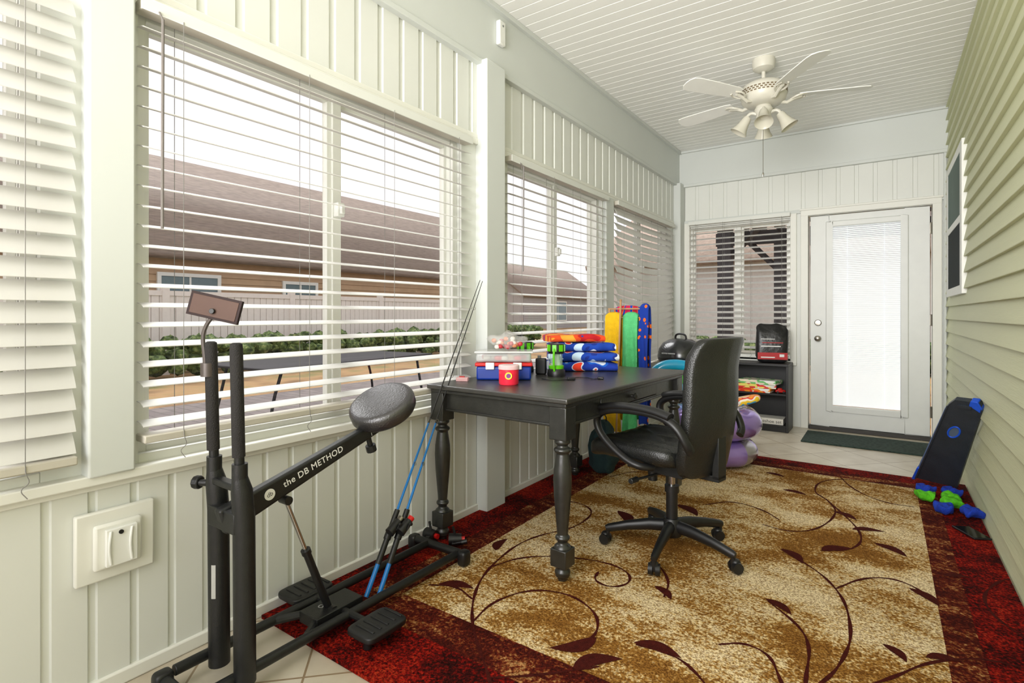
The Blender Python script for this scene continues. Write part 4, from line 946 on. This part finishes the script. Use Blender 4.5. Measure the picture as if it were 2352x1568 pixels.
bags=[(0.205,4.07,'b'),(0.20,3.93,'g'),(0.31,3.86,'g'),(0.315,3.975,'g'),(0.385,3.745,'b'),(0.27,3.735,'b'),(0.33,4.09,'b')]
for i,(x,y,c) in enumerate(bags):
    ph=random.uniform(0,6); 
    mb=MB(); mb.sell((0,0,0.024),(0.046,0.041,0.024),0.8,0.4,36,14,lambda p:(p[0]*(1+0.14*math.sin(p[1]*70+ph)),p[1]*(1+0.13*math.sin(p[0]*60)),max(-0.024,p[2]+0.010*math.sin(p[0]*90+ph)*math.cos(p[1]*80)+0.016*(abs(p[0])/0.046)**3)))
    mb.build('bean_bag',BGG if c=='g' else BGB,loc=(x,y,ZR),rot=(0,0,ph),label=('lime green' if c=='g' else 'royal blue')+' fabric bean bag on rug by siding',cat='bean bag',group='bean bags',angle=1.5)
e=thing('smartphone','black smartphone lying on red rug border','phone',(0.355,3.46,ZR),rz=R(28))
mb=MB(); mb.box(-0.04,0.04,-0.078,0.078,0,0.009); mb.build('case',BLACKP,e,bevel=0.003); mb=MB(); mb.box(-0.036,0.036,-0.073,0.073,0.009,0.0096); mb.build('screen',M('phone_glass',(14,14,16),0.1),e)

# ------------------------------------------------------------ outdoors
def lawnmat():
    m,nt,b=base('dry_lawn'); v=coords(nt); n=N(nt,'ShaderNodeTexNoise'); n.inputs['Scale'].default_value=1.2; n.inputs['Detail'].default_value=8; nt.links.new(v,n.inputs['Vector'])
    c=ramp(nt,n.outputs['Fac'],[(0.35,(120,92,62)),(0.52,(160,128,88)),(0.68,(122,116,72))]); nt.links.new(c,b.inputs['Base Color']); b.inputs['Roughness'].default_value=1.0; return m
mb=MB(); mb.add([(-70,-40,-0.12),(40,-40,-0.12),(40,80,-0.12),(-70,80,-0.12)],[(0,1,2,3)]); mb.build('lawn',lawnmat(),label='dry tan lawn surrounding the sunroom',cat='lawn',kind='stuff')
def pave():
    m,nt,b=base('brick_paver'); v=coords(nt); br=N(nt,'ShaderNodeTexBrick'); br.inputs['Scale'].default_value=1; br.inputs['Brick Width'].default_value=0.3; br.inputs['Row Height'].default_value=0.15; br.inputs['Mortar Size'].default_value=0.008
    br.inputs['Color1'].default_value=lin((118,108,104)); br.inputs['Color2'].default_value=lin((100,90,88)); br.inputs['Mortar'].default_value=lin((76,70,66)); nt.links.new(v,br.inputs['Vector']); nt.links.new(br.outputs['Color'],b.inputs['Base Color']); b.inputs['Roughness'].default_value=0.9; return m
mb=MB(); mb.box(-7.6,-2.02,-2,13,-0.14,-0.095); mb.build('patio_paving',pave(),label='grey-brown brick paver patio outside windows',cat='patio',kind='structure')
def house(lab,x0,x1,y0,y1,ze,rz_,wins,sid,roof,ridge='y',zg=-0.12,oy=0.45):
    e=thing('neighbour_house',lab,'house',((x0+x1)/2,(y0+y1)/2,zg),group='neighbouring houses')
    cx,cy=(x0+x1)/2,(y0+y1)/2; X=(x1-x0)/2;Y=(y1-y0)/2
    mb=MB(); z=0
    vs=[];fs=[]
    H=ze-zg
    pts=[]
    while z<H: pts+=[(z,0.03),(min(z+0.15,H),0.0)]; z+=0.15
    for zz,o_ in pts: vs+=[(X+o_,-Y,zz),(X+o_,Y,zz)]
    for i in range(len(pts)-1): fs.append((2*i,2*i+1,2*i+3,2*i+2))
    mb.add(vs,fs); mb.box(-X,X-0.01,-Y,Y,0,H)
    if ridge=='x':
        for s_ in (-1,1): mb.add([(s_*X*0.98,-Y,H),(s_*X*0.98,Y,H),(s_*X*0.98,0,rz_-zg-0.1)],[(0,1,2)])
    else:
        for s_ in (-1,1): mb.add([(-X,s_*Y*0.99,H),(X,s_*Y*0.99,H),(0,s_*Y*0.99,rz_-zg-0.1)],[(0,1,2)])
    mb.build('siding',sid,e,angle=0.1)
    mb=MB(); o_=0.45; hz=rz_-zg
    if ridge=='y':
        vs=[(X+o_,-Y-oy,H-0.05),(X+o_,Y+oy,H-0.05),(0,Y+oy,hz),(0,-Y-oy,hz),(-X-o_,-Y-oy,H-0.05),(-X-o_,Y+oy,H-0.05)]
    else:
        vs=[(-X-o_,-Y-o_,H-0.05),(X+o_,-Y-o_,H-0.05),(X+o_,0,hz),(-X-o_,0,hz),(-X-o_,Y+o_,H-0.05),(X+o_,Y+o_,H-0.05)]
    mb.add(vs,[(0,1,2,3),(3,2,5,4)]); ro=mb.build('roof',roof,e)
    s_=ro.modifiers.new('solid','SOLIDIFY'); s_.thickness=0.14
    for (wy0,wy1,wz0,wz1) in wins:
        mb=MB(); f=0.08
        a,b=wy0-cy,wy1-cy; c0,c1=wz0-zg,wz1-zg
        for A in ((a-f,a,c0-f,c1+f),(b,b+f,c0-f,c1+f),(a,b,c0-f,c0),(a,b,c1,c1+f)): mb.box(X,X+0.07,A[0],A[1],A[2],A[3])
        mb.box(X,X+0.045,a,b,c0,c1,1); mb.box(X,X+0.055,(a+b)/2-0.02,(a+b)/2+0.02,c0,c1); mb.build('house_window',[FRAME,M('house_pane',(100,120,126),0.2)],e)
    return e
house('tan sided house with long brown shingle roof',-17.2,-13.0,-6,17.3,2.45,5.12,[(5.15,6.35,1.35,1.95),(8.1,9.0,1.35,1.9),(14.2,15.0,1.35,1.9)],TANS,ROOF,oy=0.0)
house('distant grey house with brown roof',-32,-24,36,50,2.7,5.7,[(40,43,0.6,2.2)],M('grey_siding',(160,156,154),0.8),ROOF)
house('pale sided house with tan gabled roof beyond pergola',-7,5,15,23,2.6,4.9,[],M('pale_siding',(214,208,202),0.8),M('tan_shingle',(160,142,128),0.9,var=0.2),ridge='x')
e=thing('vinyl_fence','white vinyl privacy fence in front of tan house','fence',(-11.9,8.0,-0.12))
mb=MB(); y=-6.0
while y<5.2: mb.box(-0.02,0.02,y,y+0.14,0.1,1.62); y+=0.15
mb.build('panel_boards',FENCE,e,bevel=0.005)
for z0,z1 in ((1.60,1.70),(0.05,0.15)):
    mb=MB(); mb.box(-0.04,0.04,-6,5.2,z0,z1); mb.build('fence_rail',FENCE,e)
for y in (-6,-3.2,-0.4,2.4,5.2):
    mb=MB(); mb.box(-0.065,0.065,y-0.065,y+0.065,0,1.78); mb.box(-0.08,0.08,y-0.08,y+0.08,1.78,1.82); mb.build('fence_post',FENCE,e)
def hedgemat():
    m,nt,b=base('hedge_leaves'); v=coords(nt); n=N(nt,'ShaderNodeTexNoise'); n.inputs['Scale'].default_value=14; n.inputs['Detail'].default_value=6; nt.links.new(v,n.inputs['Vector'])
    c=ramp(nt,n.outputs['Fac'],[(0.35,(36,52,24)),(0.55,(88,108,54)),(0.7,(150,160,104))]); nt.links.new(c,b.inputs['Base Color']); b.inputs['Roughness'].default_value=0.9; return m
HM=hedgemat()
def hedge(x,y0,y1,h,lab,dirx=False):
    mb=MB(); t=y0
    while t<y1:
        for k in range(14):
            c=(x+random.uniform(-0.35,0.35),t+random.uniform(0,0.5),-0.12+random.uniform(0.15,h-0.12)); s_=random.uniform(0.10,0.2)
            if dirx: c=(c[1],c[0],c[2])
            mb.sell(c,(s_,s_,s_*0.8),1,1,8,5,lambda p:(p[0]*random.uniform(0.75,1.25),p[1]*random.uniform(0.75,1.25),p[2]*random.uniform(0.75,1.25)))
        t+=0.35
    mb.build('hedge',HM,label=lab,cat='hedge',kind='stuff',angle=0.2)
hedge(-10.9,2.0,17.0,0.85,'low clipped green hedge along the fence')
hedge(13.5,-4.5,1.5,0.7,'green shrubs beyond the pergola',True)
e=thing('patio_table','long dark metal patio table on the pavers','patio table',(-4.9,3.6,-0.095),rz=R(4))
DM=M('patio_metal',(58,56,58),0.8,spec=0.1)
mb=MB(); mb.box(-0.5,0.5,-1.1,1.1,0.70,0.725); mb.build('table_top',DM,e,bevel=0.01)
for x in (-0.42,0.42):
    for y in (-1.0,1.0): mb=MB(); mb.tube(sm([(x*1.1,y*1.05,0),(x*0.95,y,0.35),(x*1.0,y*0.9,0.7)]),0.014,n=8); mb.build('table_leg',DM,e)
e=thing('pergola','dark wooden pergola frame outside end window','pergola',(-0.5,9.1,-0.12))
for x,y in ((-1.36,-1.1),(1.6,-1.1),(-0.95,1.0),(1.6,1.0)):
    mb=MB(); mb.box(x-0.09,x+0.09,y-0.09,y+0.09,0,2.5); mb.build('post',PERG,e)
for y in (-1.1,1.0):
    mb=MB(); mb.box(-2.0,2.2,y-0.06,y+0.06,2.45,2.68); mb.build('beam',PERG,e)
x=-1.9
while x<2.2:
    mb=MB(); mb.box(x,x+0.06,-1.6,1.5,2.68,2.85); mb.build('rafter',PERG,e); x+=0.3
for x,y,s_ in ((-1.36,-1.1,1),(-0.95,1.0,1),(-0.95,1.0,-1)):
    mb=MB(); mb.tube([(x,y,1.95),(x+0.5*s_,y,2.5)],0.05,n=4); mb.build('brace',PERG,e)

# ------------------------------------------------------------ light
w=bpy.data.worlds.new('overcast'); S.world=w; w.use_nodes=True; nt=w.node_tree; bg=nt.nodes['Background']
tc=N(nt,'ShaderNodeTexCoord'); nn=N(nt,'ShaderNodeTexNoise'); nn.inputs['Scale'].default_value=2.5; nn.inputs['Detail'].default_value=4
nt.links.new(tc.outputs['Generated'],nn.inputs['Vector'])
c=ramp(nt,nn.outputs['Fac'],[(0.3,(234,231,233)),(0.7,(243,241,242))]); nt.links.new(c,bg.inputs['Color']); bg.inputs['Strength'].default_value=0.98
def area(loc,d,sx,sy,power,spread=180,col=(1,0.985,0.975)):
    l=bpy.data.lights.new('fill_light','AREA'); l.shape='RECTANGLE'; l.size=sx; l.size_y=sy; l.energy=power; l.color=col; l.spread=R(spread)
    o=bpy.data.objects.new('fill_light',l); COL.objects.link(o); o.location=loc; o.rotation_euler=(-Vector(d)).to_track_quat('Z','Y').to_euler(); return o
area((-0.7,-1.15,1.7),(0,1,0.03),2.1,2.2,24,180)          # added soft fill behind the camera, not a source in the room
area((-0.7,-1.10,1.3),(0,1,0.33),2.0,1.2,22,80)             # second added fill, aimed along the ceiling
area((-0.6,-1.10,2.3),(0.0,1,-0.20),2.0,0.9,15,80)  # third added fill, angled down towards the far end
sl=bpy.data.lights.new('hazy_sun','SUN'); sl.energy=3.0; sl.angle=R(35); so=bpy.data.objects.new('hazy_sun',sl); COL.objects.link(so)
so.rotation_euler=Vector((-0.65,0.1,0.75)).to_track_quat('Z','Y').to_euler()

cam=bpy.data.cameras.new('camera'); co=bpy.data.objects.new('camera',cam); COL.objects.link(co)
co.location=(0,0,1.1); co.rotation_euler=(R(90),0,R(34.93)); cam.sensor_width=36; cam.lens=18.72; cam.shift_y=-0.0264; cam.clip_start=0.05; cam.clip_end=300
S.camera=co
S.view_settings.view_transform='Standard'; S.view_settings.look='None'; S.view_settings.exposure=0.52
